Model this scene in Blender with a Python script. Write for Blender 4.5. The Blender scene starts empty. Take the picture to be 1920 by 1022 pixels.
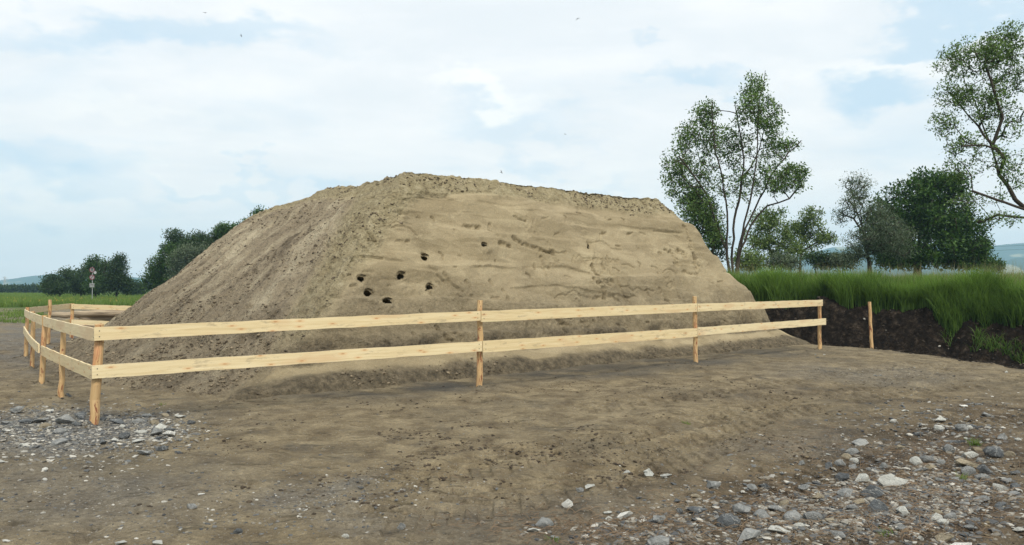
import bpy, bmesh, math, random
import numpy as np
from mathutils import Vector, Matrix
R = math.radians
C = bpy.context.scene.collection
scene = bpy.context.scene
random.seed(4); rng = np.random.default_rng(7)

# ------------------------------------------------------------ camera, sky, sun, exposure
F = 1493.0; PITCH = math.atan(29 / F); CAMZ = 1.6            # pixels of the 1920 wide photograph
cam = bpy.data.cameras.new('camera'); camo = bpy.data.objects.new('camera', cam); C.objects.link(camo)
camo.location = (0, 0, CAMZ); camo.rotation_euler = (math.pi / 2 + PITCH, 0, 0)
cam.sensor_width = 36; cam.lens = 36 * F / 1920; cam.clip_start = 0.1; cam.clip_end = 12000
scene.camera = camo
scene.view_settings.view_transform = 'Standard'; scene.view_settings.look = 'None'
scene.view_settings.gamma = 1; scene.view_settings.exposure = 0.85
scene.cycles.max_bounces = 6; scene.cycles.transparent_max_bounces = 8
scene.cycles.volume_bounces = 1
SUN_EL, SUN_AZ = 48, 158        # azimuth clockwise from +Y (the view direction)
sun = bpy.data.lights.new('sun', 'SUN'); sun.energy = 2.0; sun.angle = R(14); sun.color = (1, .94, .82)
suno = bpy.data.objects.new('sun', sun); C.objects.link(suno)
sd = Vector((math.sin(R(SUN_AZ)) * math.cos(R(SUN_EL)), math.cos(R(SUN_AZ)) * math.cos(R(SUN_EL)), math.sin(R(SUN_EL))))
suno.rotation_euler = sd.to_track_quat('Z', 'Y').to_euler(); suno.location = (0, 0, 60)


class NT:
    """small helper for building node trees"""
    def __init__(s, tree): s.t = tree; s.n = tree.nodes; s.l = tree.links
    def new(s, kind, **kw):
        nd = s.n.new(kind)
        for k, v in kw.items():
            setattr(nd, k, v)
        return nd
    def put(s, sock, v):
        if isinstance(v, bpy.types.NodeSocket): s.l.new(v, sock)
        else:
            if hasattr(sock.default_value, '__len__') and not hasattr(v, '__len__'): v = [v] * len(sock.default_value)
            if hasattr(v, '__len__') and len(v) == 3 and len(sock.default_value) == 4: v = (*v, 1)
            sock.default_value = v
    def math(s, op, a, b=0.0, clamp=False):
        m = s.new('ShaderNodeMath', operation=op, use_clamp=clamp); s.put(m.inputs[0], a); s.put(m.inputs[1], b); return m.outputs[0]
    def vmath(s, op, a, b=(0, 0, 0)):
        m = s.new('ShaderNodeVectorMath', operation=op); s.put(m.inputs[0], a)
        if op == 'SCALE': s.put(m.inputs['Scale'], b)
        else: s.put(m.inputs[1], b)
        return m.outputs['Value'] if op in ('DOT_PRODUCT', 'LENGTH', 'DISTANCE') else m.outputs[0]
    def noise(s, vec, scale, detail=4, rough=.55, dist=0, out=0):
        m = s.new('ShaderNodeTexNoise'); s.put(m.inputs['Vector'], vec); m.inputs['Scale'].default_value = scale
        m.inputs['Detail'].default_value = detail; m.inputs['Roughness'].default_value = rough; m.inputs['Distortion'].default_value = dist
        return m.outputs[out]
    def voro(s, vec, scale, out='Distance', feature='F1', rand=1):
        m = s.new('ShaderNodeTexVoronoi', feature=feature); s.put(m.inputs['Vector'], vec); m.inputs['Scale'].default_value = scale
        m.inputs['Randomness'].default_value = rand
        return m.outputs[out]
    def mapr(s, v, a, b, c=0.0, d=1.0, smooth=True):
        m = s.new('ShaderNodeMapRange', interpolation_type='SMOOTHSTEP' if smooth else 'LINEAR'); s.put(m.inputs[0], v)
        for k, x in zip((1, 2, 3, 4), (a, b, c, d)): m.inputs[k].default_value = x
        return m.outputs[0]
    def mix(s, f, a, b, blend='MIX'):
        m = s.new('ShaderNodeMix', data_type='RGBA', blend_type=blend); s.put(m.inputs[0], f); s.put(m.inputs[6], a); s.put(m.inputs[7], b)
        return m.outputs[2]
    def ramp(s, v, stops):
        m = s.new('ShaderNodeValToRGB'); s.put(m.inputs[0], v); e = m.color_ramp.elements
        while len(e) < len(stops): e.new(.5)
        for el, (p, c) in zip(e, stops): el.position = p; el.color = (*c, 1)
        return m.outputs[0]
    def attr(s, name): return s.new('ShaderNodeAttribute', attribute_name=name)
    def bump(s, h, strength=.5, dist=.02, normal=None):
        m = s.new('ShaderNodeBump'); s.put(m.inputs['Height'], h); m.inputs['Strength'].default_value = strength; m.inputs['Distance'].default_value = dist
        if normal is not None: s.put(m.inputs['Normal'], normal)
        return m.outputs[0]


# ---- sky: Nishita seen between procedural clouds
w = bpy.data.worlds.new('World'); scene.world = w; w.use_nodes = True
T = NT(w.node_tree); T.n.clear()
sky = T.new('ShaderNodeTexSky', sky_type='NISHITA', sun_disc=False)
sky.sun_elevation = R(SUN_EL); sky.sun_rotation = R(SUN_AZ); sky.dust_density = 1.5
gen = T.new('ShaderNodeTexCoord').outputs['Generated']
sep = T.new('ShaderNodeSeparateXYZ'); T.l.new(gen, sep.inputs[0])
zc = T.math('ADD', T.math('MAXIMUM', sep.outputs[2], 0.0), 0.16)
pl = T.new('ShaderNodeCombineXYZ')
T.put(pl.inputs[0], T.math('DIVIDE', sep.outputs[0], zc)); T.put(pl.inputs[1], T.math('DIVIDE', sep.outputs[1], zc))
plane = T.vmath('MULTIPLY', pl.outputs[0], (1, 1.25, 1))
n1 = T.noise(plane, 0.95, 7, .56, .5)
n2 = T.noise(T.vmath('ADD', plane, (7, 3, 1)), 2.1, 6, .55, .25)
def pxdir(x, y):
    v = Vector(((x - 960) / F, 1, (511 - y) / F)); v.rotate(Matrix.Rotation(PITCH, 3, 'X')); return v.normalized()
def blob(x, y, rx, ry, amt):
    """a soft patch of the sky in a fixed direction"""
    c = pxdir(x, y); right = Vector((c.y, -c.x, 0)).normalized(); up = right.cross(c)
    warp = T.vmath('SCALE', T.vmath('SUBTRACT', T.noise(T.vmath('MULTIPLY', gen, (1, 1, 2.2)), 4.5, 5, .6, 0, 1), (.5, .5, .5)), .32)
    g = T.vmath('ADD', gen, warp)
    a = T.math('DIVIDE', T.vmath('DOT_PRODUCT', g, tuple(right)), rx / F)
    b = T.math('DIVIDE', T.math('SUBTRACT', T.vmath('DOT_PRODUCT', g, tuple(up)), 0.0), ry / F)
    d = T.math('SQRT', T.math('ADD', T.math('MULTIPLY', a, a), T.math('MULTIPLY', b, b)))
    front = T.math('GREATER_THAN', T.vmath('DOT_PRODUCT', gen, tuple(c)), 0.2)
    return T.math('MULTIPLY', T.math('MULTIPLY', T.mapr(d, .35, 1.25, 1, 0), front), amt)
gap = T.mapr(n1, .50, .72, 0, .38)
for b in [(1665, 185, 110, 50, .8), (1800, 35, 150, 40, .7), (1360, 165, 120, 26, .45), (330, 40, 330, 45, .55), (60, 330, 190, 40, .3),
          (150, 385, 170, 28, .3), (1215, 70, 60, 18, .35), (420, 345, 120, 16, .35), (1080, 330, 110, 18, .3), (620, 360, 70, 14, .35), (1010, 235, 210, 34, .35)]:
    gap = T.math('ADD', gap, blob(*b))
bright = T.math('ADD', T.mapr(n2, .45, .75, 0, .25), 0)
for b in [(960, 192, 150, 30, .7), (330, 330, 160, 18, .4), (90, 418, 210, 30, .45), (250, 235, 190, 26, .35), (1720, 120, 200, 40, .3), (1090, 310, 120, 30, .3)]:
    bright = T.math('ADD', bright, blob(*b))
n3 = T.noise(T.vmath('MULTIPLY', gen, (2.2, 2.2, 15)), 1.6, 6, .6, .4)
gap = T.math('ADD', gap, T.math('MULTIPLY', T.mapr(n3, .54, .68, 0, .30), T.mapr(sep.outputs[2], .02, .25, 1, 0)))
low = T.mapr(sep.outputs[2], 0.0, 0.30, 1, 0)
bluec = T.mix(low, (.60, .79, .92), (.60, .78, .91))
nish = T.vmath('SCALE', sky.outputs[0], 0.10)
bluec = T.mix(.25, bluec, nish)
cloud = T.mix(T.mapr(n2, .3, .7), (.79, .825, .85), (.90, .905, .91))
cloud = T.mix(T.math('MULTIPLY', low, .8), cloud, (.97, .945, .905))
cloud = T.mix(T.math('MINIMUM', bright, 1.0), cloud, (1.0, .985, .93))
col = T.mix(T.math('MINIMUM', gap, .95), cloud, bluec)
below = T.math('LESS_THAN', sep.outputs[2], -0.01)
col = T.mix(below, col, (.35, .37, .36))
bg = T.new('ShaderNodeBackground'); T.l.new(col, bg.inputs[0]); bg.inputs[1].default_value = 0.66
wo = T.new('ShaderNodeOutputWorld'); T.l.new(bg.outputs[0], wo.inputs[0])

# ------------------------------------------------------------ maths helpers
def proj(P):
    """world points -> pixels of the 1920 wide photograph (used to bake details of the photo onto real surfaces)"""
    P = np.asarray(P, float); x = P[..., 0]; y = P[..., 1]; z = P[..., 2] - CAMZ
    c, s = math.cos(PITCH), math.sin(PITCH)
    d = y * c + z * s; v = -y * s + z * c
    return 960 + F * x / d, 511 - F * v / d, d
def px2g(px, py, z=0.0):
    v = Vector(((px - 960) / F, 1, (511 - py) / F)); v.rotate(Matrix.Rotation(PITCH, 3, 'X'))
    t = (z - CAMZ) / v.z; return (v.x * t, v.y * t)
def at(px, py, y):
    """the point on the ray through a pixel at world depth y"""
    v = Vector(((px - 960) / F, 1, (511 - py) / F)); v.rotate(Matrix.Rotation(PITCH, 3, 'X'))
    t = y / v.y; return np.array((v.x * t, y, CAMZ + v.z * t))
def sm(a, b, x):
    t = np.clip((np.asarray(x, float) - a) / (b - a), 0, 1); return t * t * (3 - 2 * t)
_perm = np.random.default_rng(3).permutation(256); _perm = np.concatenate([_perm, _perm, _perm])
_g = np.random.default_rng(5).normal(size=(256, 3)); _g /= np.linalg.norm(_g, axis=1)[:, None]
def noise(P):
    """3-D gradient noise, about -0.7..0.7"""
    P = np.asarray(P, float); i = np.floor(P).astype(int); f = P - i; i &= 255
    u = f * f * f * (f * (f * 6 - 15) + 10); out = 0
    for dx in (0, 1):
        wx = u[:, 0] if dx else 1 - u[:, 0]
        for dy in (0, 1):
            wy = u[:, 1] if dy else 1 - u[:, 1]
            for dz in (0, 1):
                wz = u[:, 2] if dz else 1 - u[:, 2]
                h = _perm[_perm[_perm[(i[:, 0] + dx) & 255] + ((i[:, 1] + dy) & 255)] + ((i[:, 2] + dz) & 255)]
                g = _g[h]
                out = out + wx * wy * wz * (g[:, 0] * (f[:, 0] - dx) + g[:, 1] * (f[:, 1] - dy) + g[:, 2] * (f[:, 2] - dz))
    return out
def fbm(P, scale, octaves=4, gain=.5):
    P = np.asarray(P, float) * scale; a = 1; s = 0
    for k in range(octaves):
        s = s + a * noise(P + 17.3 * k); P = P * 2.03; a *= gain
    return s
def polyline_dist(X, Y, pts):
    """distance to a polyline, signed: positive on its left side"""
    best = np.full(X.shape, 1e9); sgn = np.ones(X.shape)
    for (x0, y0), (x1, y1) in zip(pts[:-1], pts[1:]):
        dx, dy = x1 - x0, y1 - y0; L = dx * dx + dy * dy
        t = np.clip(((X - x0) * dx + (Y - y0) * dy) / L, 0, 1)
        qx, qy = X - (x0 + t * dx), Y - (y0 + t * dy); d = np.hypot(qx, qy)
        s = np.sign(dx * (Y - y0) - dy * (X - x0)); m = d < best - 1e-9
        best = np.where(m, d, best); sgn = np.where(m, s, sgn)
    return best * sgn

# ------------------------------------------------------------ object helpers
def mesh_np(name, V, quads=None, tris=None, smooth=False, attrs=None):
    m = bpy.data.meshes.new(name); V = np.asarray(V, np.float32)
    q = np.zeros((0, 4), np.int32) if quads is None else np.asarray(quads, np.int32)
    t = np.zeros((0, 3), np.int32) if tris is None else np.asarray(tris, np.int32)
    m.vertices.add(len(V)); m.vertices.foreach_set('co', V.ravel())
    m.loops.add(q.size + t.size); m.loops.foreach_set('vertex_index', np.concatenate([q.ravel(), t.ravel()]))
    m.polygons.add(len(q) + len(t))
    st = np.concatenate([np.arange(len(q)) * 4, q.size + np.arange(len(t)) * 3]).astype(np.int32)
    m.polygons.foreach_set('loop_start', st)
    m.polygons.foreach_set('use_smooth', np.full(len(q) + len(t), smooth))
    m.update(calc_edges=True)
    for k, v in (attrs or {}).items():
        v = np.asarray(v, np.float32)
        if v.ndim == 1: a = m.attributes.new(k, 'FLOAT', 'POINT'); a.data.foreach_set('value', v)
        else: a = m.attributes.new(k, 'FLOAT_VECTOR', 'POINT'); a.data.foreach_set('vector', v.ravel())
    return m
def link(name, mesh, mat=None, parent=None, label=None, cat=None, group=None, kind=None, loc=None):
    o = bpy.data.objects.new(name, mesh); C.objects.link(o)
    if mat is not None: mesh.materials.append(mat)
    if parent: o.parent = parent
    if loc is not None: o.location = loc
    return tag(o, label, cat, group, kind)
def tag(o, label=None, cat=None, group=None, kind=None):
    if label: o['label'] = label
    if cat: o['category'] = cat
    if group: o['group'] = group
    if kind: o['kind'] = kind
    return o
def empty(name, loc=(0, 0, 0), **kw):
    o = bpy.data.objects.new(name, None); C.objects.link(o); o.location = loc; o.empty_display_size = .2; return tag(o, **kw)
def principled(name, rough=.9, spec=.2):
    m = bpy.data.materials.new(name); m.use_nodes = True; t = NT(m.node_tree); b = t.n['Principled BSDF']
    b.inputs['Roughness'].default_value = rough; b.inputs['Specular IOR Level'].default_value = spec
    return m, t, b
def pos(t): return t.new('ShaderNodeNewGeometry').outputs['Position']

class MB:
    """collects simple shapes into one mesh"""
    def __init__(s): s.V = []; s.Q = []; s.Tt = []; s.W = []
    def add(s, V, Q=(), Tt=(), W=None):
        o = sum(len(v) for v in s.V); V = np.asarray(V, float); s.V.append(V)
        if len(Q): s.Q.append(np.asarray(Q) + o)
        if len(Tt): s.Tt.append(np.asarray(Tt) + o)
        s.W.append(np.zeros((len(V), 3)) if W is None else np.asarray(W))
    def tube(s, pts, rad, n=8, wob=0, caps=True, seed=0):
        pts = [Vector(p) for p in pts]; rr = random.Random(seed); V = []; W = []; L = 0
        ref = Vector((1, 0, 0)) if abs((pts[-1] - pts[0]).normalized().x) < .8 else Vector((0, 1, 0))
        off = rr.random() * 50
        for k, p in enumerate(pts):
            d = (pts[min(k + 1, len(pts) - 1)] - pts[max(k - 1, 0)]).normalized()
            a = (ref - d * ref.dot(d)).normalized(); b = d.cross(a); L += (p - pts[k - 1]).length if k else 0
            for j in range(n):
                th = 2 * math.pi * j / n; q = rad[k] * (1 + wob * rr.uniform(-1, 1))
                V.append(p + a * math.cos(th) * q + b * math.sin(th) * q); W.append((L + off, th * rad[0] * 1.0, off))
        m = len(pts); Q = [(k * n + j, k * n + (j + 1) % n, (k + 1) * n + (j + 1) % n, (k + 1) * n + j) for k in range(m - 1) for j in range(n)]
        Tt = []
        if caps:
            V += [pts[0], pts[-1]]; W += [(off, 0, off), (L + off, 0, off)]; c0, c1 = m * n, m * n + 1
            Tt = [(c0, (j + 1) % n, j) for j in range(n)] + [(c1, (m - 1) * n + j, (m - 1) * n + (j + 1) % n) for j in range(n)]
        s.add([tuple(v) for v in V], Q, Tt, W)
    def build(s, name, mat, parent=None, smooth=False, attrs=True, **kw):
        m = mesh_np(name, np.concatenate(s.V), np.concatenate(s.Q) if s.Q else None, np.concatenate(s.Tt) if s.Tt else None, smooth,
                    {'wc': np.concatenate(s.W)} if attrs else None)
        return link(name, m, mat, parent, **kw)

# ------------------------------------------------------------ materials
def m_ground():
    m, t, b = principled('sandy_ground', .92, .15); P = pos(t)
    damp_shade, brown, grey = t.attr('damp_shade').outputs['Fac'], t.attr('brown').outputs['Fac'], t.attr('grey').outputs['Fac']
    field, raw = t.attr('field').outputs['Fac'], t.attr('raw').outputs['Fac']
    big = t.noise(P, .35, 5, .6); mid = t.noise(t.vmath('MULTIPLY', P, (1, .8, 1)), 2.6, 6, .62, .4); fine = t.noise(P, 26, 5, .7); vf = t.noise(P, 110, 3, .7)
    c = t.ramp(mid, [(.32, (.125, .097, .061)), (.48, (.205, .165, .103)), (.66, (.29, .238, .150))])
    c = t.mix(t.mapr(big, .48, .66, 0, .8), c, t.mix(mid, (.110, .092, .066), (.19, .160, .108)))
    cb = t.ramp(mid, [(.34, (.030, .023, .018)), (.50, (.085, .064, .046)), (.70, (.165, .130, .092))])
    c = t.mix(brown, c, cb)
    cg = t.ramp(t.voro(P, 34, 'Color'), [(.1, (.10, .10, .095)), (.5, (.16, .155, .142)), (.95, (.28, .275, .26))])
    cg = t.mix(.55, cg, t.ramp(fine, [(.3, (.09, .088, .083)), (.7, (.21, .20, .18))]))
    c = t.mix(grey, c, cg)
    # grit: small pale and dark grains
    g1 = t.voro(P, 55, 'Color'); sepg = t.new('ShaderNodeSeparateColor'); t.l.new(g1, sepg.inputs[0])
    gd = t.voro(P, 55)
    grit = t.math('MULTIPLY', t.math('GREATER_THAN', sepg.outputs[0], .86), t.math('LESS_THAN', gd, .34))
    c = t.mix(t.math('MULTIPLY', grit, .8), c, t.mix(sepg.outputs[1], (.09, .085, .08), (.38, .36, .32)))
    c = t.mix(t.mapr(fine, .42, .66, 0, .8), c, t.vmath('SCALE', c, 1.4))
    c = t.mix(t.mapr(vf, .46, .66, .0, .6), c, t.vmath('SCALE', c, .55))
    streak = t.noise(t.vmath('MULTIPLY', P, (1.0, 3.2, 1)), 3.1, 5, .65, .8)
    c = t.mix(t.math('MULTIPLY', t.mapr(streak, .56, .66), .75), c, t.vmath('SCALE', c, .42))
    c = t.mix(t.math('MULTIPLY', damp_shade, .8), c, t.mix(fine, (.040, .042, .044), (.098, .098, .094)))
    cr = t.ramp(t.noise(P, 4.2, 7, .75), [(.36, (.008, .006, .005)), (.52, (.028, .021, .016)), (.61, (.070, .053, .039)), (.72, (.15, .12, .09))])
    c = t.mix(raw, c, cr)
    cf = t.mix(t.noise(P, .2, 5, .6), (.045, .082, .018), (.09, .14, .032))
    c = t.mix(field, c, cf)
    t.l.new(c, b.inputs['Base Color'])
    h = t.math('ADD', t.math('MULTIPLY', fine, .8), t.math('ADD', t.math('MULTIPLY', mid, 1.6), t.math('MULTIPLY', vf, .35)))
    h = t.math('ADD', h, t.math('MULTIPLY', grit, .5))
    h = t.math('ADD', h, t.math('MULTIPLY', streak, 1.1)); h = t.math('ADD', h, t.math('MULTIPLY', t.math('MULTIPLY', t.noise(P, 5, 7, .75), raw), 9))
    t.l.new(t.bump(h, 1.0, .045), b.inputs['Normal']); return m
def m_mound():
    m, t, b = principled('heaped_sand', .95, .1); P = pos(t)
    rough_, damp_shade, left = t.attr('crust').outputs['Fac'], t.attr('damp_shade').outputs['Fac'], t.attr('left').outputs['Fac']
    st = t.attr('fall').outputs['Vector']
    big = t.noise(P, .5, 4, .55); mid = t.noise(t.vmath('MULTIPLY', P, (1, 1, 2.6)), 1.6, 6, .6, .5); fine = t.noise(P, 30, 5, .72); vf = t.noise(P, 62, 3, .7)
    c = t.ramp(mid, [(.25, (.245, .197, .120)), (.5, (.31, .256, .162)), (.75, (.37, .312, .202))])
    c = t.mix(t.mapr(big, .42, .70, 0, .7), c, t.mix(mid, (.235, .192, .122), (.325, .27, .175)))
    moist_shade = t.noise(t.vmath('MULTIPLY', P, (.55, .55, 1.9)), .9, 5, .5, .6); c = t.mix(t.mapr(moist_shade, .50, .53, 0, .34), c, (.175, .140, .082))  # moist sand and scoop shading, both painted as darker noise bands
    moist_shade2 = t.noise(t.vmath('ADD', t.vmath('MULTIPLY', P, (.9, .9, 3.2)), (9, 4, 2)), 1.0, 5, .55, .8); c = t.mix(t.mapr(moist_shade2, .54, .57, 0, .30), c, (.185, .150, .092))  # finer bands of the same painted shading and moist sand
    cl_ = t.ramp(t.noise(st, 1.0, 6, .68, .3), [(.34, (.15, .12, .084)), (.42, (.31, .255, .178)), (.53, (.43, .36, .25)), (.66, (.60, .52, .37))])
    c = t.mix(left, c, cl_)
    cc = t.ramp(t.noise(P, 5, 6, .7), [(.31, (.20, .16, .10)), (.38, (.33, .275, .165)), (.55, (.44, .375, .235)), (.75, (.56, .49, .335))])
    c = t.mix(rough_, c, cc)
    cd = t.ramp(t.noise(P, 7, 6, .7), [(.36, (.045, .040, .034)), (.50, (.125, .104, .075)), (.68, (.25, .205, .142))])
    c = t.mix(t.math('MULTIPLY', damp_shade, .85), c, cd)
    c = t.mix(t.mapr(fine, .42, .66, 0, .8), c, t.vmath('SCALE', c, 1.22))
    c = t.mix(t.mapr(vf, .48, .66, 0, .6), c, t.vmath('SCALE', c, .62))
    speck = t.math('MULTIPLY', t.mapr(t.noise(P, 9, 5, .75), .57, .62), t.math('MAXIMUM', rough_, t.math('MAXIMUM', left, damp_shade)))
    c = t.mix(t.math('MULTIPLY', speck, .6), c, (.075, .062, .048))
    t.l.new(c, b.inputs['Base Color'])
    lump = t.noise(P, 9, 6, .7)
    h = t.math('ADD', t.math('MULTIPLY', fine, .35), t.math('ADD', t.math('MULTIPLY', vf, .15), t.math('MULTIPLY', mid, .8)))
    k = t.math('MAXIMUM', rough_, t.math('MAXIMUM', left, damp_shade))
    h = t.math('ADD', h, t.math('MULTIPLY', t.math('MULTIPLY', lump, k), 4.5))
    t.l.new(t.bump(h, 1.0, .045), b.inputs['Normal']); return m
def m_board():
    m, t, b = principled('fresh_sawn_spruce', .6, .25); W = t.attr('wc').outputs['Vector']
    g = t.noise(t.vmath('MULTIPLY', W, (1.2, 26, 1)), 1.0, 6, .6, .8)
    big = t.noise(t.vmath('MULTIPLY', W, (1.1, 4, 1)), 1.0, 3, .5)
    c = t.ramp(g, [(.25, (.56, .45, .26)), (.5, (.68, .575, .365)), (.75, (.74, .65, .445))])
    c = t.mix(t.mapr(big, .54, .70, 0, .42), c, (.55, .36, .21)); dirty = t.noise(t.vmath('MULTIPLY', W, (3, 9, 1)), 1.0, 6, .75); c = t.mix(t.mapr(dirty, .55, .66, 0, .5), c, (.30, .25, .18))
    vn = t.new('ShaderNodeTexVoronoi', voronoi_dimensions='2D'); t.put(vn.inputs['Vector'], t.vmath('MULTIPLY', W, (2.2, 8.0, 1))); vn.inputs['Scale'].default_value = 1; kd = vn.outputs['Distance']; sk = t.new('ShaderNodeSeparateColor'); t.l.new(vn.outputs['Color'], sk.inputs[0]); kd = t.math('ADD', kd, t.math('GREATER_THAN', sk.outputs[0], .62))
    kn = t.mapr(kd, .03, .085, 1, 0); c = t.mix(t.math('MULTIPLY', kn, .75), c, (.34, .15, .06))
    ring = t.mapr(kd, .08, .22, .30, 0); c = t.mix(ring, c, (.62, .33, .14))
    wz = t.new('ShaderNodeSeparateXYZ'); t.l.new(W, wz.inputs[0]); tone = t.math('FRACT', t.math('MULTIPLY', wz.outputs[2], .731)); c = t.mix(tone, c, t.vmath('MULTIPLY', c, (.94, .90, .83)))
    t.l.new(c, b.inputs['Base Color']); t.l.new(t.bump(g, .5, .006), b.inputs['Normal']); return m
def m_post():
    m, t, b = principled('peeled_round_wood', .7, .2); W = t.attr('wc').outputs['Vector']
    g = t.noise(t.vmath('MULTIPLY', W, (2.5, 30, 1)), 1.0, 5, .65, .5)
    c = t.ramp(g, [(.25, (.34, .20, .095)), (.5, (.50, .335, .165)), (.78, (.62, .46, .26))])
    s = t.noise(t.vmath('MULTIPLY', W, (3.2, 14, 1)), 1.0, 5, .7, 1.0)
    c = t.mix(t.mapr(s, .55, .60, 0, .9), c, (.20, .065, .035))
    s2 = t.noise(t.vmath('MULTIPLY', W, (2.0, 5, 1)), 1.0, 3, .5); c = t.mix(t.mapr(s2, .55, .70, 0, .6), c, (.52, .24, .12))
    t.l.new(c, b.inputs['Base Color']); t.l.new(t.bump(g, .5, .006), b.inputs['Normal']); return m
def m_log():
    m, t, b = principled('weathered_bark', .9, .1); W = t.attr('wc').outputs['Vector']
    g = t.noise(t.vmath('MULTIPLY', W, (.8, 9, 1)), 1.0, 6, .7, .5)
    c = t.ramp(g, [(.3, (.09, .07, .05)), (.5, (.30, .24, .17)), (.7, (.46, .38, .27))])
    t.l.new(c, b.inputs['Base Color']); t.l.new(t.bump(g, .8, .02), b.inputs['Normal']); return m
def m_stone(name, a, c_, vein=.0):
    m, t, b = principled(name, .8, .3); P = t.new('ShaderNodeTexCoord').outputs['Object']
    oi = t.new('ShaderNodeObjectInfo').outputs['Random']; P2 = t.vmath('ADD', P, t.vmath('SCALE', (1, 1, 1), t.math('MULTIPLY', oi, 40)))
    n = t.noise(P2, 2.2, 7, .7, .4); c = t.ramp(n, [(.3, a), (.7, c_)])
    c = t.mix(t.mapr(oi, 0, 1, 0, .4, False), c, t.vmath('SCALE', c, 1.7))
    v = t.noise(P2, 1.1, 3, .5, 2.0); band = t.mapr(t.math('ABSOLUTE', t.math('SUBTRACT', v, .5)), 0, .02, vein, 0)
    c = t.mix(band, c, (.55, .54, .50))
    nz = t.new('ShaderNodeSeparateXYZ'); t.l.new(P, nz.inputs[0])
    dirt = t.math('MULTIPLY', t.mapr(nz.outputs[2], -.35, .05, 1, 0), t.mapr(t.noise(P2, 5, 4), .4, .6, .5, 1))
    c = t.mix(t.math('MULTIPLY', dirt, .8), c, (.10, .08, .056))
    sp = t.noise(P2, 18, 4, .7); c = t.mix(t.mapr(sp, .5, .75, 0, .5), c, t.vmath('SCALE', c, .5))
    t.l.new(c, b.inputs['Base Color']); t.l.new(t.bump(t.math('ADD', n, t.math('MULTIPLY', sp, .4)), .7, .15), b.inputs['Normal']); return m
def m_leaf(name, c0, c1, trans=.3):
    m = bpy.data.materials.new(name); m.use_nodes = True; t = NT(m.node_tree); t.n.clear()
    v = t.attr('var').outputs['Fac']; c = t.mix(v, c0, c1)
    d = t.new('ShaderNodeBsdfPrincipled'); t.l.new(c, d.inputs['Base Color']); d.inputs['Roughness'].default_value = .55; d.inputs['Specular IOR Level'].default_value = .25
    tr = t.new('ShaderNodeBsdfTranslucent'); t.l.new(t.mix(.5, c, t.vmath('MULTIPLY', c, (1.4, 1.5, .6))), tr.inputs[0])
    mx = t.new('ShaderNodeMixShader'); mx.inputs[0].default_value = trans
    t.l.new(d.outputs[0], mx.inputs[1]); t.l.new(tr.outputs[0], mx.inputs[2])
    o = t.new('ShaderNodeOutputMaterial'); t.l.new(mx.outputs[0], o.inputs[0]); return m
def m_plain(name, col, rough=.7, spec=.2, nz=0, metal=0):
    m, t, b = principled(name, rough, spec); b.inputs['Metallic'].default_value = metal
    n = t.noise(t.new('ShaderNodeTexCoord').outputs['Object'], 6 if not nz else nz, 5, .6)
    t.l.new(t.mix(t.mapr(n, .35, .65), tuple(x * .8 for x in col), tuple(min(1, x * 1.15) for x in col)), b.inputs['Base Color']); return m
M = dict(ground=m_ground(), mound=m_mound(), board=m_board(), post=m_post(), log=m_log(),
         s_dark=m_stone('dark_slate_stone', (.045, .050, .055), (.155, .168, .175), .45),
         s_grey=m_stone('grey_limestone', (.12, .128, .128), (.34, .345, .335), .4),
         s_pale=m_stone('pale_stone', (.34, .345, .32), (.62, .62, .57), .1),
         s_tan=m_stone('tan_stone', (.20, .17, .12), (.36, .31, .22), .1),
         s_white=m_stone('white_quartz', (.55, .55, .51), (.76, .75, .70), 0),
         bark=m_plain('tree_bark', (.055, .045, .035), .9, .1, 3),
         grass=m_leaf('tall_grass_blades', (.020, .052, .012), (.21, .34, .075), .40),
         meadow=m_leaf('meadow_grass_blades', (.060, .105, .020), (.19, .28, .06), .35),
         steel=m_plain('galvanised_steel', (.45, .46, .46), .45, .5, 8, .4),
         white=m_plain('white_sheet', (.26, .27, .27), .5), red=m_plain('red_sheet', (.16, .045, .06), .5), black=m_plain('black_sheet', (.03, .03, .03), .6),
         twig=m_plain('dry_root_fibre', (.16, .115, .075), .9, .1, 2))
LF = dict(ash=m_leaf('ash_leaves', (.045, .085, .022), (.21, .32, .10)), dark=m_leaf('dark_broad_leaves', (.012, .036, .007), (.085, .165, .030)),
          willow=m_leaf('grey_willow_leaves', (.055, .080, .050), (.17, .215, .135)), light=m_leaf('light_green_leaves', (.055, .095, .022), (.20, .27, .075)),
          far=m_leaf('distant_leaves', (.014, .034, .012), (.060, .105, .030)))

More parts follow.
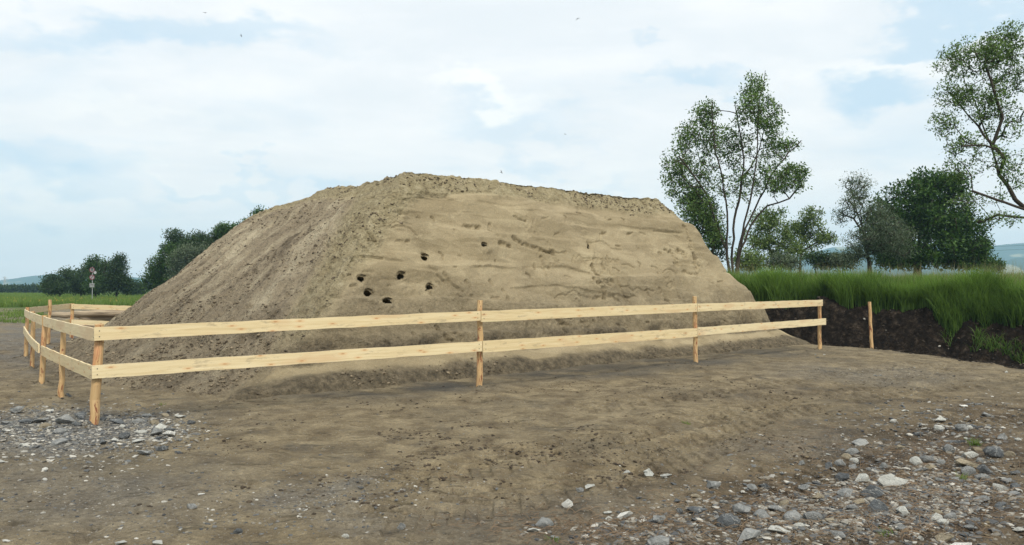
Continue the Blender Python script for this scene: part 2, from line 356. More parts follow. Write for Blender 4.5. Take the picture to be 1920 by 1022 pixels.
# ------------------------------------------------------------ terrain
LIP = [(15, 2), (12.4, 11), (11.3, 14), (10.62, 16.5), (10.4, 18.4), (10.35, 20.8), (10.0, 22.6), (8.9, 24.2), (6.5, 26.6), (2, 30.5), (-6, 38)]
FOOT = [(23, 2), (21, 12), (19, 17), (16, 21.5), (13, 24.5), (10, 27), (7, 29.2), (2, 33), (-6, 41)]
TRACKS = [[(1180, 850), (1440, 775), (1660, 735), (1960, 705)], [(1090, 770), (1330, 735), (1560, 700), (1820, 676)], [(1420, 920), (1620, 830), (1960, 760)]]
TRACKS += [[(760, 905), (1010, 850), (1240, 800), (1480, 745), (1760, 695)], [(700, 980), (980, 930), (1180, 880), (1340, 830)]]
TRACKS = [[px2g(*p) for p in tr] for tr in TRACKS]
def ground_z(X, Y, fine=True):
    X = np.asarray(X, float); Y = np.asarray(Y, float); P = np.stack([X, Y, np.zeros_like(X)], -1).reshape(-1, 3)
    z = 0.05 * noise(P * .22 + 3).reshape(X.shape) * sm(2, 6, np.hypot(X, Y))
    side = sm(-.25, .12, X / np.maximum(Y, 1)) * (Y > 0)
    wob = .35 * fbm(P, .6, 3).reshape(X.shape)
    dl = -polyline_dist(X, Y, LIP) + wob * .35; db = -polyline_dist(X, Y, FOOT) + wob
    rise = sm(0, 1.25, db)
    z = z - .10 * sm(-2.0, 0, dl) * side - .62 * sm(0, 1.7, dl) * side * (1 - rise) + (1.25 + .1 * np.sin(X * .3)) * rise * side
    raw_noise = (fbm(P, 1.1, 4) * .32 + np.abs(fbm(P, 2.6, 3)) * .16).reshape(X.shape)
    z = z + raw_noise * sm(.1, 1.0, dl) * (1 - sm(1.3, 3.0, db)) * side
    if fine:
        near = 1 - sm(28, 60, np.hypot(X, Y))
        lump = (fbm(P, .9, 5, .55) * .040 + fbm(P * np.array([1, 2.0, 1]), 2.6, 3, .6) * .016).reshape(X.shape)
        pits = sm(.22, .52, fbm(P * np.array([1, 1.5, 1]), 3.1, 2)).reshape(X.shape)
        z = z + near * (lump - .030 * pits)
        z = z + near * (fbm(P, 9, 3, .6) * .009).reshape(X.shape)
        for tr in TRACKS:
            d = polyline_dist(X, Y, tr)
            (x0, y0), (x1, y1) = tr[0], tr[-1]; L = math.hypot(x1 - x0, y1 - y0)
            s = ((X - x0) * (x1 - x0) + (Y - y0) * (y1 - y0)) / L
            band = 1 - sm(.34, .44, np.abs(d)); worn = sm(-.5, -.05, fbm(P, .8, 3).reshape(X.shape))
            tread = sm(-.15, .35, np.sin((s + np.abs(d) * .8) * 2 * math.pi / .24))
            z = z + near * worn * (band * (-.024 + tread * .026) + .018 * (sm(.34, .44, np.abs(d)) - sm(.5, .75, np.abs(d))))
        for qx, qy in POSTS:
            r2 = np.hypot(X - qx, Y - qy); z = z + (.035 * np.exp(-(r2 / .14) ** 2)) * (1 + 1.2 * np.sin(X * 40) * np.sin(Y * 33))
    return z
def gz(x, y): return float(ground_z(np.array([x]), np.array([y]))[0])
def blobs(px, py, lst):
    m = np.zeros(px.shape)
    for cx, cy, rx, ry, a in lst:
        m = np.maximum(m, a * np.exp(-(((px - cx) / rx) ** 2 + ((py - cy) / ry) ** 2) ** 1.3))
    return m
POSTS = [px2g(*p) for p in ((176, 797), (899, 731), (1305, 684), (1537, 654), (114, 748), (78, 720), (61, 690), (48, 671), (90, 646), (134, 637), (1634, 645))]
BROWN = [(1650, 960, 520, 90, 1), (1750, 860, 330, 80, .9), (1300, 990, 420, 45, .8), (1850, 780, 220, 40, .7), (1500, 740, 300, 20, .3), (180, 660, 260, 60, .45)]
GREY = [(110, 800, 220, 36, .95), (60, 830, 160, 40, .8), (120, 940, 300, 80, .42), (660, 915, 90, 28, .7), (560, 935, 150, 40, .5), (720, 960, 90, 60, .4), (40, 640, 90, 60, .6),
        (1650, 700, 200, 20, .35), (1000, 990, 300, 60, .25), (1450, 840, 160, 30, .3)]
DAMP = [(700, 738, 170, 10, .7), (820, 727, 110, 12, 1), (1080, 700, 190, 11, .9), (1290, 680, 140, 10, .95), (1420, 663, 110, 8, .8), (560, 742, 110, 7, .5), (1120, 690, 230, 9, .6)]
def build_ground():
    a_d = np.linspace(-R(37), R(37), 1080); a_o = np.linspace(R(37), 2 * math.pi - R(37), 90)[1:-1]
    ang = np.concatenate([a_d, a_o]); rad = np.concatenate([np.geomspace(.4, 3.3, 22)[:-1], np.geomspace(3.3, 34, 640)[:-1], np.geomspace(34, 2950, 140)])
    A, Rr = np.meshgrid(ang, rad); X = np.sin(A) * Rr; Y = np.cos(A) * Rr
    Z = ground_z(X, Y); n, mcols = A.shape
    V = np.stack([X, Y, Z], -1).reshape(-1, 3)
    j = np.arange(mcols); jn = (j + 1) % mcols; i = np.arange(n - 1)[:, None] * mcols
    Q = np.stack([i + j, i + jn, i + mcols + jn, i + mcols + j], -1).reshape(-1, 4)[:, ::-1]
    c = len(V); V = np.vstack([V, [0, 0, 0]]); tri = np.stack([np.full(mcols, c), jn, j], -1)
    Xf, Yf = V[:, 0], V[:, 1]; inf = (Yf > 1.5); flat = V.copy(); flat[:, 2] = 0
    px, py, _ = proj(np.where(inf[:, None], flat, [0, 2, 0])); n1 = fbm(flat, .9, 4) * .5
    jx, jy = px + 220 * fbm(flat, .5, 3), py + 22 * fbm(flat + 9, .7, 3)
    side = sm(-.25, .12, Xf / np.maximum(Yf, 1)) * (Yf > 0)
    dl = -polyline_dist(Xf, Yf, LIP); db = -polyline_dist(Xf, Yf, FOOT)
    raw = sm(.25, .7, dl + n1 * .5) * side * (1 - sm(2.0, 2.6, db))
    field = np.maximum(side * sm(1.6, 2.4, db), sm(58, 66, Yf + 6 * n1) * (1 - side * (db < 2)))
    field = np.maximum(field, .8 * sm(.1, .5, n1) * sm(34, 44, Yf) * (1 - side)); field = np.where(Yf > -40, field, 1)
    mk = lambda l: np.where(inf, blobs(jx, jy, l), .3) 
    damp_shade = np.where(inf, np.maximum(blobs(px, py + 5 * n1, DAMP) * sm(-.45, .1, n1 * 2), .35 * sm(.25, .5, fbm(flat, 1.6, 4))), 0)
    mesh = mesh_np('ground', V, Q, tri, True, dict(damp_shade=damp_shade, brown=mk(BROWN), grey=np.clip(mk(GREY) * (1 + n1), 0, 1), raw=raw, field=field))
    link('ground', mesh, M['ground'], kind='structure')
build_ground()

# ------------------------------------------------------------ the sand mound
BASE = [(-3.95, 12.0, 0), (2.1, 17.7, 0), (8.15, 23.3, 0), (6.5, 28.5, 0), (-1, 33, 0), (-9.5, 30.5, 0), (-12.3, 23.7, 0), (-10.6, 18.9, 0), (-7.9, 14.6, 0)]
TOP = [(-2.2, 16.4, 4.03), (1.0, 19.5, 4.08), (4.2, 22.5, 4.13), (3.0, 26, 4.1), (-1.5, 28.5, 4.0), (-6.4, 27.3, 3.95), (-7.8, 24.4, 3.96), (-6.2, 22.3, 4.0), (-4.6, 20.0, 4.05)]
NU = [520, 560, 130, 60, 60, 60, 170, 210, 280]
def build_mound():
    B, Tp, tU = [], [], []
    for k, n in enumerate(NU):
        s = np.linspace(0, 1, n, endpoint=False)[:, None]; k2 = (k + 1) % len(BASE)
        B.append(np.array(BASE[k]) * (1 - s) + np.array(BASE[k2]) * s); Tp.append(np.array(TOP[k]) * (1 - s) + np.array(TOP[k2]) * s); tU.append(k + s[:, 0])
    B, Tp, tU = np.concatenate(B), np.concatenate(Tp), np.concatenate(tU); N = len(B)
    def smooth_ring(A, sig):
        seg = np.linalg.norm(np.roll(A, -1, 0) - A, axis=1); L = np.concatenate([[0], np.cumsum(seg)[:-1]]); tot = seg.sum()
        res = 3000; s = np.arange(res) * tot / res; U = np.stack([np.interp(s, np.append(L, tot), np.append(A[:, c], A[0, c])) for c in range(3)], -1)
        k = np.exp(-.5 * ((np.arange(res) - res / 2) * tot / res / sig) ** 2); k /= k.sum(); Kf = np.fft.fft(np.fft.ifftshift(k))
        U = np.stack([np.fft.ifft(np.fft.fft(U[:, c]) * Kf).real for c in range(3)], -1)
        return np.stack([np.interp(L, np.append(s, tot), np.append(U[:, c], U[0, c])) for c in range(3)], -1)
    B, Tp = smooth_ring(B, .55), smooth_ring(Tp, .16)
    front = sm(8.80, 9, tU) + (tU < 2) * 1.0 * (1 - sm(1.9, 2, tU)) ; front = np.clip(front, 0, 1)
    leftw = sm(5.5, 6.2, tU) * (1 - sm(8.86, 9, tU))
    front = np.where(tU > 8.9, 0, (tU < 2.3) * sm(-.0, .06, tU) * (1 - sm(1.95, 2.3, tU)))
    pf = np.array([(-.34, -.06), (-.20, .015), (-.07, .055), (.04, .085), (.10, .115), (.15, .20), (.22, .30), (.5, .575), (.80, .865), (.90, .93), (.97, .975), (1, 1)])
    po = np.array([(-.16, -.06), (-.07, .01), (.02, .055), (.12, .13), (.3, .325), (.5, .53), (.7, .74), (.88, .91), (.96, .975), (1, 1)])
    nv = 300; v = np.linspace(0, 1, nv); par = lambda p: np.concatenate([[0], np.cumsum(np.hypot(*np.diff(p, axis=0).T))])
    def prof(p):
        s = par(p); s /= s[-1]; fine = np.linspace(0, 1, 800); a, b = np.interp(fine, s, p[:, 0]), np.interp(fine, s, p[:, 1])
        k = np.hanning(41); k /= k.sum(); ext = lambda q: np.convolve(np.pad(q, 20, mode='reflect', reflect_type='odd'), k, 'valid')
        return np.interp(v, fine, ext(a)), np.interp(v, fine, ext(b))
    (fa, fb), (oa, ob) = prof(pf), prof(po)
    h = fa[:, None] * front + oa[:, None] * (1 - front); zf = fb[:, None] * front + ob[:, None] * (1 - front)
    # the top shrinks to its middle
    P = B[None] * (1 - h[..., None]) + Tp[None] * h[..., None]; P[..., 2] = zf * Tp[None, :, 2]
    cen = Tp.mean(0); nt = 22; s = np.linspace(0, 1, nt + 1)[1:] ** 1.3; s[-1] = .985
    top = Tp[None] * (1 - s[:, None, None]) + cen * s[:, None, None]; top[..., 2] = Tp[None, :, 2] - .28 * sm(0, .3, s)[:, None]
    G = np.concatenate([P, top]); nr = len(G); vv = np.concatenate([v, 1 + s])
    du = np.roll(G, -1, 1) - np.roll(G, 1, 1); dv = np.gradient(G, axis=0); Nn = np.cross(du, dv); Nn /= np.linalg.norm(Nn, axis=-1, keepdims=True) + 1e-9
    if Nn[150, 300, 1] > 0: Nn = -Nn
    V = G.reshape(-1, 3); Nr = Nn.reshape(-1, 3)
    fr = np.repeat(front[None], nr, 0).ravel(); lf = np.repeat(leftw[None], nr, 0).ravel(); vr = np.repeat(vv[:, None], N, 1).ravel(); ur = np.repeat(tU[None], nr, 0).ravel()
    # along-face distance
    seg = np.linalg.norm(np.roll(B + Tp, -1, 0) - (B + Tp), axis=1) / 2; arc = np.concatenate([[0], np.cumsum(seg)[:-1]]); ar = np.repeat(arc[None], nr, 0).ravel()
    px, py, dd = proj(V); zz = V[:, 2]
    # crust: the crest, and the ridge between the two faces
    ridge = np.minimum(np.abs(ur - 0), np.abs(ur - 9)); rd = np.minimum(ar, arc[-1] - ar)
    wobr = noise(V * .8) * .9
    rwid = .35 + .55 * sm(.2, .9, vr)
    crust = np.clip(sm(.86, .93, vr + .05 * noise(V * .7 + 5) + .05 * np.exp(-(rd / 1.6) ** 2)) + (1 - sm(rwid * .5, rwid * 1.3, rd + wobr * .35)) * sm(.18, .35, vr), 0, 1)
    crust = np.clip(crust, 0, 1)
    smooth_front = fr * (1 - crust)
    D = fbm(V, .38, 3) * .16
    # excavator-shaped ledges on the face: gentle swell above a short lip
    a2 = ar + 0; q = np.stack([a2 * .22, zz * .9, a2 * 0 + 2], -1)
    ph = zz * 1.35 + .55 * noise(q) + .030 * a2 + .10 * noise(q * 3.3 + 4)
    saw = ph - np.floor(ph); lip = saw ** 1.0 * (1 - sm(.86, 1.0, saw))
    D = D + smooth_front * lip * .13 * sm(-.28, .25, noise(np.stack([a2 * .45, zz * 1.4, a2 * 0 + 9], -1)))
    ph2 = zz * 3.4 + .8 * noise(q * 1.7 + 11) + .05 * a2; saw2 = ph2 - np.floor(ph2)
    D = D + smooth_front * saw2 * (1 - sm(.8, 1, saw2)) * .035 * sm(-.05, .35, noise(np.stack([a2 * .8, zz * 2.4, a2 * 0 + 19], -1)))
    D = D + smooth_front * (fbm(V, 2.4, 4) * .016 + fbm(V, 14, 2) * .004)
    patch = sm(.16, .34, fbm(V + 31, .9, 3)) * smooth_front
    D = D + patch * (np.abs(fbm(V, 5, 3)) * -.05)
    # crest and ridge lumps
    D = D + crust * (-(np.abs(fbm(V, 1.5, 3)) * .10) + fbm(V, 5.5, 4, .6) * .040)
    D = D - smooth_front * .06 * sm(.80, .90, vr) * (1 - crust)
    # left face: runnels down the fall line
    run = np.stack([ar * 1.15, vr * 1.3, vr * 0 + 4], -1)
    D = D + lf * (1 - crust * .5) * (fbm(run, .85, 4, .6) * .15 + fbm(V, 2.2, 4, .6) * .06)
    D = D + lf * (-(sm(.2, .5, fbm(V * np.array([1, 1, 1.3]), 3.6, 3))) * .055 + fbm(V, 9, 3, .6) * .018)
    # foot of the heap: slumped lumps
    foot = (1 - sm(.10, .22, vr)); D = D + foot * fr * (fbm(V, 1.4, 4) * .05 + np.abs(fbm(V, 5, 3)) * .03)
    # things in the photograph, baked as relief
    scale = 1493 / np.maximum(dd, 1)
    onf = (fr > .3) & (vr < .99)
    def stroke(pts, wid, dep, org=(1030, 400), k=5.68, rag=0):
        nonlocal D
        pts = [(org[0] + x / k, org[1] + y / k) for x, y in pts]
        d = np.abs(polyline_dist(px, py, pts)) if len(pts) > 1 else np.hypot(px - pts[0][0], py - pts[0][1])
        if rag: d = d + rag * (noise(V * 6) * 2 + noise(V * 17) * 1.6)
        dep *= .75; wid *= .72; D = D - np.where(onf, dep * np.exp(-(d / wid) ** 4) * (1 + (1.3 * noise(V * 11) if rag else 0)) - .14 * dep * np.exp(-((d - 2.1 * wid) / wid) ** 2), 0)
    thin = [[(100, 985), (70, 905), (100, 870), (150, 855), (190, 870), (215, 850), (250, 830), (300, 850), (340, 890), (370, 960)],
            [(250, 925), (280, 945), (300, 905), (330, 940)], [(1210, 640), (1230, 610), (1270, 600), (1320, 620), (1360, 660), (1385, 740)],
            [(1090, 570), (1130, 580), (1160, 610), (1190, 660), (1225, 700)], [(1300, 730), (1320, 790), (1360, 880), (1400, 930)],
            [(1260, 670), (1290, 655), (1315, 665)], [(1240, 770), (1270, 745), (1300, 790), (1270, 820), (1240, 795)], [(1150, 640), (1210, 720), (1240, 705), (1250, 740)],
            [(230, 530), (245, 465), (270, 500), (300, 460), (345, 540), (370, 590)], [(340, 500), (410, 498), (415, 520), (370, 524), (372, 560)], [(440, 500), (445, 530)], [(440, 505), (480, 497)], [(490, 520), (520, 505), (500, 495), (490, 530)],
            [(545, 540), (530, 512), (550, 495), (562, 520), (548, 545)], [(592, 470), (596, 545)], [(574, 500), (612, 500)], [(625, 505), (630, 535)], [(645, 535), (655, 508), (672, 515), (675, 535)], [(690, 530), (700, 508), (720, 515), (715, 532), (690, 530)],
            [(535, 225), (545, 300)], [(390, 310), (450, 322), (500, 310), (545, 300), (600, 328), (650, 380), (760, 395)], [(1110, 195), (1250, 205), (1400, 215)],
            [(740, 805), (830, 790), (900, 830), (940, 790), (1010, 830), (1060, 810), (1110, 830)], [(760, 560), (830, 555), (900, 590)]]
    for p in thin: stroke(p, 2.0, .034)
    for p, wd, dp in [([(435, 570), (470, 640), (520, 720), (600, 790)], 4.0, .10), ([(545, 560), (560, 600)], 4.5, .08), ([(640, 650), (690, 760), (760, 850), (840, 960)], 3.0, .055),
                      ([(440, 715), (530, 800), (590, 900)], 4.5, .10), ([(590, 740), (640, 750)], 4, .08), ([(1300, 410), (1330, 480), (1360, 545)], 5, .09), ([(1370, 400), (1430, 420), (1440, 460)], 6, .09),
                      ([(1425, 165), (1490, 300), (1520, 420), (1580, 570)], 2.6, .055), ([(1530, 430), (1560, 520), (1600, 560)], 4, .07), ([(1430, 620), (1480, 640), (1590, 650)], 4, .07),
                      ([(1040, 820), (1080, 880)], 3.5, .06), ([(0, 400), (60, 430), (160, 425)], 3, .05), ([(490, 900), (580, 900), (680, 890), (720, 940)], 4, .05), ([(950, 350), (965, 370)], 3.5, .05),
                      ([(1170, 420), (1190, 440)], 3, .05), ([(1170, 810), (1190, 840)], 3, .05), ([(200, 300), (230, 330)], 5, .03)]:
        stroke(p, wd, dp, rag=1.6)
    o2, k2 = (860, 420), 7.3
    for p, wd, dp in [([(80, 15), (150, 30), (280, 40)], 4.5, .07), ([(420, 10), (430, 90), (540, 160)], 3.5, .04), ([(570, 260), (700, 300)], 5, .08), ([(730, 180), (860, 280), (1080, 345), (1300, 410)], 4, .08),
                      ([(1180, 380), (1290, 410), (1350, 520)], 4, .06), ([(1040, 540), (1060, 600)], 3, .05), ([(1130, 450), (1180, 580), (1210, 700)], 2.6, .05), ([(1240, 530), (1260, 600)], 2.6, .05),
                      ([(100, 780), (160, 890)], 3.5, .05), ([(440, 770), (480, 830)], 4, .06), ([(610, 900), (690, 1010)], 4, .05), ([(0, 950), (60, 1010)], 3, .05)]:
        stroke(p, wd, dp, o2, k2, 1.6)
    for p, wd, dp in [([(935, 600), (1000, 605)], 1.6, .03), ([(930, 640), (1050, 640), (1110, 650), (1190, 720)], 1.8, .035), ([(690, 670), (740, 720), (780, 800)], 2.6, .06), ([(560, 900), (700, 915), (850, 940)], 2.2, .05),
                      ([(1030, 600), (1120, 615)], 1.6, .025), ([(980, 770), (1050, 770)], 2.5, .03), ([(1130, 290), (1300, 280), (1500, 300)], 6, .05)]:
        stroke(p, wd, dp, (560, 310), 5.38)
    for p, wd, dp in [([(817, 612), (830, 640), (842, 642)], 3, .07), ([(1045, 600), (1070, 612)], 3.5, .05), ([(832, 512), (850, 532), (870, 545)], 3, .06), ([(1050, 595), (1060, 625)], 3, .05), ([(820, 515), (845, 535)], 2.5, .05)]:
        stroke(p, wd, dp, (0, 0), 1, 1)
    for lp_, dep, hh in [([(750, 372), (790, 364), (850, 372)], .11, 17), ([(760, 398), (800, 394), (830, 400)], .06, 9), ([(690, 428), (722, 424), (752, 434)], .09, 14), ([(652, 480), (700, 480), (770, 490)], .10, 14),
                         ([(885, 500), (915, 497), (975, 500)], .10, 13), ([(985, 497), (1060, 500), (1108, 516)], .11, 15), ([(960, 536), (1040, 533), (1110, 548), (1180, 556)], .10, 18), ([(700, 520), (740, 522), (775, 526)], .05, 8),
                         ([(960, 392), (1040, 400), (1110, 408)], .07, 9), ([(900, 378), (960, 386), (1000, 384)], .06, 8), ([(1130, 420), (1200, 428), (1290, 436)], .05, 9), ([(830, 590), (900, 582), (990, 588)], .07, 14), ([(1060, 545), (1130, 560)], .05, 10), ([(600, 560), (640, 556), (690, 566)], .07, 14)]:
        dep *= .42; hh *= 1.35; lx = np.array([q[0] for q in lp_]); ly = np.interp(px, lx, [q[1] for q in lp_]) + 2.2 * noise(V * 2.4) + .8 * noise(V * 9)
        fx = sm(lx[0] - 18, lx[0] + 16, px) * (1 - sm(lx[-1] - 34, lx[-1] + 26, px)) * (.75 + .9 * noise(V * 1.7 + 40)); dy_ = py - ly
        D = D - np.where(onf, dep * fx * sm(-.5, 2.2, dy_) * np.exp(-np.maximum(dy_ - 4, 0) / hh), 0) + np.where(onf, 0.1 * dep * fx * np.exp(-((dy_ + 5) / 5) ** 2), 0)
    rs = random.Random(77); sub = np.where(onf & (zz > .5) & (vr < .88))[0]; Vs = V[sub]; ps, qs = px[sub], py[sub]
    nsub = noise(Vs * 9) * 1.5 + noise(Vs * 21)
    for q_ in range(95):
        cx = rs.uniform(640, 1400); cy = rs.uniform(385, 640); L = rs.uniform(3, 16); an = rs.choice([rs.uniform(-.3, .45), rs.uniform(.6, 1.3)])
        if cy < 372 + (cx - 765) * .09 or cx > 1240 + (cy - 370) * .9: continue
        dn = np.abs(polyline_dist(ps, qs, [(cx, cy), (cx + L * .5, cy + L * .5 * math.tan(an * .6)), (cx + L * math.cos(an), cy + L * math.sin(an))])) + nsub * .8
        D[sub] -= rs.uniform(.025, .07) * np.exp(-(np.maximum(dn, 0) / rs.uniform(.8, 2.2)) ** 2)
    # burrows: a funnel each, the surface cut open over the tunnel
    HOL = [(679, 521, 10.5, 6.4), (753, 516, 9.0, 7.6), (693, 546, 9.8, 7.8), (729, 563, 9.8, 6.2), (800, 480, 9.0, 7.0), (809, 535, 9.4, 7.2), (908, 459, 6.6, 4.6), (750, 404, 3.6, 3.2), (1102, 464, 3.6, 5.0)]
    cut = np.zeros(len(V), bool); burrows = []
    for k, (hx, hy, rx, ry) in enumerate(HOL):
        idx = np.where(onf | (vr < .99) & (rd < 1.5))[0]; j = idx[np.argmin((px[idx] - hx) ** 2 + (py[idx] - hy) ** 2 + (dd[idx] - dd[idx].min()) * .0)]
        e = np.hypot((px - hx) / rx, (py - hy) / ry) * (1 + .55 * noise(V * 7 + 3 * k) + .25 * noise(V * 19 + k)) + np.where(np.linalg.norm(V - V[j], axis=1) > .5, 99, 0)
        D = D - .045 * (1 - sm(.85, 1.15, e)) - .035 * np.exp(-(((px - hx + 3 * math.sin(k * 2.3)) / (rx * 1.3)) ** 2 + ((py - hy + ry * 1.4) / (ry * 1.3)) ** 2)); D = D + .03 * np.exp(-(((px - hx - 4) / (rx * 1.6)) ** 2 + ((py - hy - ry * 2.4) / (ry * 1.4)) ** 2)) * (1 + noise(V * 14)); cut |= e < .85; burrows.append((j, rx / scale[j], ry / scale[j]))
    V2 = V + Nr * D[:, None]
    keep = np.ones(len(V), bool)
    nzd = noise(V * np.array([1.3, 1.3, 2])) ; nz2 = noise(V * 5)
    dk = .9 * (1 - sm(.12, .25, zz + .10 * nzd)) + .60 * sm(.33, .42, zz + .09 * nzd + .03 * nz2) * (1 - sm(.62, .85, zz + .22 * nzd)) * sm(-.35, .15, nzd) + .42 * sm(.3, .5, zz) * (1 - sm(.9, 2.3, zz + .7 * nzd))  # wet toe, plus shadow-like darkening of the lower face painted by height
    damp_shade = np.clip(fr * dk + (1 - fr) * (1.0 - .75 * sm(.5, 2.4, zz + 1.1 * nzd + .3 * nz2)) * (.62 + .5 * nzd), 0, 1)
    q4 = np.arange(N); i = np.arange(nr - 1)[:, None] * N; qn = (q4 + 1) % N
    Q = np.stack([i + q4, i + qn, i + N + qn, i + N + q4], -1).reshape(-1, 4)
    Q = Q[~cut[Q].all(1)]
    last = (nr - 1) * N; c = len(V2); V2 = np.vstack([V2, [cen[0], cen[1], 3.7]]); tri = np.stack([last + q4, last + qn, np.full(N, c)], -1)
    ap = lambda a: np.append(a, a[-1])
    fall = np.stack([ap(ar) * 1.7, ap(vr) * 2.6, ap(V[:, 2]) * .6], -1)
    mesh = mesh_np('sand_mound', V2, Q, tri, True, dict(crust=ap(crust), damp_shade=ap(damp_shade), left=ap(lf * (1 - .4 * crust)), fall=fall))
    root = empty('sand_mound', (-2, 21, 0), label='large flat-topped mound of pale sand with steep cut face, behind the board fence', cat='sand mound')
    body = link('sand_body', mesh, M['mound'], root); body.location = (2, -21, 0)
    for j, rx, ry in burrows:      # short tunnel of bare sand running back into the heap
        p = V2[j] + Nr[j] * .0; n = Vector(Nr[j]); inward = (-n * .75 + Vector((0, 0, .02)) + Vector((-.1, .55, 0))).normalized()
        r = Vector((n.y, -n.x, 0)).normalized(); u = Vector((0, 0, 1)); rings = []; na = 18; K = 9
        for a in range(K):
            t = a / (K - 1); cpt = Vector(p) + inward * (-.01 + t * .42); g = 1.22 - .25 * t if a < K - 1 else .1
            if a == 0: g = 1.30
            rings += [cpt + r * math.cos(2 * math.pi * b / na) * rx * g * (1 + .1 * math.sin(3 * b + a)) + u * math.sin(2 * math.pi * b / na) * ry * g for b in range(na)]
        Q2 = [(a * na + b, a * na + (b + 1) % na, (a + 1) * na + (b + 1) % na, (a + 1) * na + b) for a in range(K - 1) for b in range(na)]
        rv = np.array([tuple(x) for x in rings]); bm = mesh_np('burrow', rv, Q2, None, True, dict(crust=np.zeros(len(rv)), damp_shade=np.full(len(rv), .35), left=np.zeros(len(rv)), fall=rv))
        bo = link('burrow', bm, M['mound'], root); bo.location = (2, -21, 0)
    return V2[:-1], Nr, lf, vr, fr, crust
MV, MN, MLF, MVR, MFR, MCR = build_mound()

# ------------------------------------------------------------ fence
def board(parent, p0, p1, hgt=.165, th=.026, sag=0.0, mids=None, seed=0, label=None):
    """sawn board from p0 to p1 (top edge), bent through mids"""
    pts = [np.array(p, float) for p in ([p0] + (mids or []) + [p1])]; rr = random.Random(seed)
    L = [0] + list(np.cumsum([np.linalg.norm(b - a) for a, b in zip(pts[:-1], pts[1:])])); n = 26; s = np.linspace(0, L[-1], n)
    if len(pts) > 2:
        co = [np.polyfit(L, [p[c] for p in pts], min(2, len(pts) - 1)) for c in range(3)]; cl = np.stack([np.polyval(k, s) for k in co], -1)
    else: cl = np.stack([np.interp(s, L, [p[c] for p in pts]) for c in range(3)], -1)
    cl[:, 2] -= sag * np.sin(math.pi * s / L[-1]); d = np.gradient(cl, axis=0); d[:, 2] *= 1; d /= np.linalg.norm(d, axis=1)[:, None]
    nn = np.stack([-d[:, 1], d[:, 0], 0 * s], -1); nn /= np.linalg.norm(nn, axis=1)[:, None]; up = np.cross(d, nn); up *= np.sign(up[:, 2])[:, None]
    off = rr.uniform(0, 90); prof = [(-.5, -1), (-.5, -.5), (-.5, 0), (.5, 0), (.5, -.5), (.5, -1)]; ed = [0.004 * rr.uniform(-1, 1) for _ in range(n)]; ed2 = [0.004 * rr.uniform(-1, 1) for _ in range(n)]
    V, W = [], []
    for k in range(n):
        for a, b in prof:
            e = ed[k] if b == 0 else (ed2[k] if b == -1 else 0)
            V.append(cl[k] + nn[k] * a * th + up[k] * (b * hgt + e)); W.append((s[k] + off, b * hgt + a * .05 + off, off))
    m = len(prof); Q = [(k * m + j, k * m + (j + 1) % m, (k + 1) * m + (j + 1) % m, (k + 1) * m + j) for k in range(n - 1) for j in range(m)]
    Q += [(0, 1, 4, 5), (1, 2, 3, 4)]; e = (n - 1) * m; Q += [(e + 5, e + 4, e + 1, e), (e + 4, e + 3, e + 2, e + 1)]
    mb = MB(); mb.add(V, Q, (), W); o = mb.build('rail', M['board'], parent, label=label)
    for k, dd_ in ((0, 1), (n - 1, -1)):
        for fz in (.28, .72):
            q = cl[k] + d[k] * dd_ * .055 - up[k] * hgt * fz; nl = MB(); nl.tube([tuple(q - nn[k] * (th / 2 + .004)), tuple(q + nn[k] * (th / 2 + .004))], [.0065, .0065], 8); nl.build('nail', NAIL, o)
    return o
def rbase(x, y, root): return (x - root.location.x, y - root.location.y, 0)
def post(parent, bx, by, top, rad=.052, lean=(0, 0), seed=0, name='post', label=None, **kw):
    z0 = gz(bx, by) - .25; rr = random.Random(seed); n = 9; pts = []; rd = []
    for k in range(n):
        t = k / (n - 1); z = z0 + (top - z0) * t
        pts.append((bx + lean[0] * (z / top) + .010 * rr.uniform(-1, 1), by + lean[1] * (z / top) + .010 * rr.uniform(-1, 1), z)); rd.append(rad * (1.06 - .14 * t) * (1 + .05 * rr.uniform(-1, 1)))
    mb = MB(); mb.tube(pts, rd, 12, .035, True, seed); return mb.build(name, M['post'], parent, smooth=False, label=label, **kw)
NAIL = m_plain('steel_nail', (.07, .065, .06), .5, .3)
fence = empty('board_fence', (0, 0, 0), label='new pale timber fence with two board rails on round posts, running round the sand mound', cat='fence')
P1, P2, P3, P4 = px2g(176, 797), px2g(899, 731), px2g(1305, 684), px2g(1537, 654)
fd = np.array(P4) - np.array(P1); fd /= np.linalg.norm(fd); fnrm = np.array((fd[1], -fd[0]))   # points to the camera side
post(fence, *P1, at(187, 608, P1[1])[2], .055, (at(187, 611, P1[1])[0] - P1[0], 0), 1)
post(fence, *P2, at(900, 563, P2[1])[2], .047, (.01, 0), 2); post(fence, *P3, at(1303, 556, P3[1])[2], .048, (-.02, 0), 3); post(fence, *P4, at(1536, 567, P4[1])[2], .048, (.0, 0), 4)
def on(p, px, py, out=.155):
    """a rail point: on the camera side of post p, at the height seen at py"""
    q = np.array(p) + fnrm * out; return at(px, py, q[1])
a1 = on(P1, 176, 614); a2 = on(P2, 901, 583); a3 = on(P3, 1306, 569); a4 = on(P4, 1542, 562)
board(fence, a1, a2 + (-.006, 0, 0), .152, seed=1); board(fence, a2 + (.006 * fd[0], .006 * fd[1], 0), a3, .172, seed=2); board(fence, a3 + (.02 * fd[0], .02 * fd[1], -.005), a4, .165, seed=3)
b1 = on(P1, 172, 685); b2 = on(P2, 903, 640); b3 = on(P3, 1307, 615); b4 = on(P4, 1548, 597)
board(fence, b1, b2, .155, seed=4); board(fence, b2 + (.02 * fd[0], .02 * fd[1], .003), b3, .178, seed=5, label='rail with a reddish weathered streak at its right end'); board(fence, b3 + (.02 * fd[0], .02 * fd[1], .01), b4, .165, seed=6)
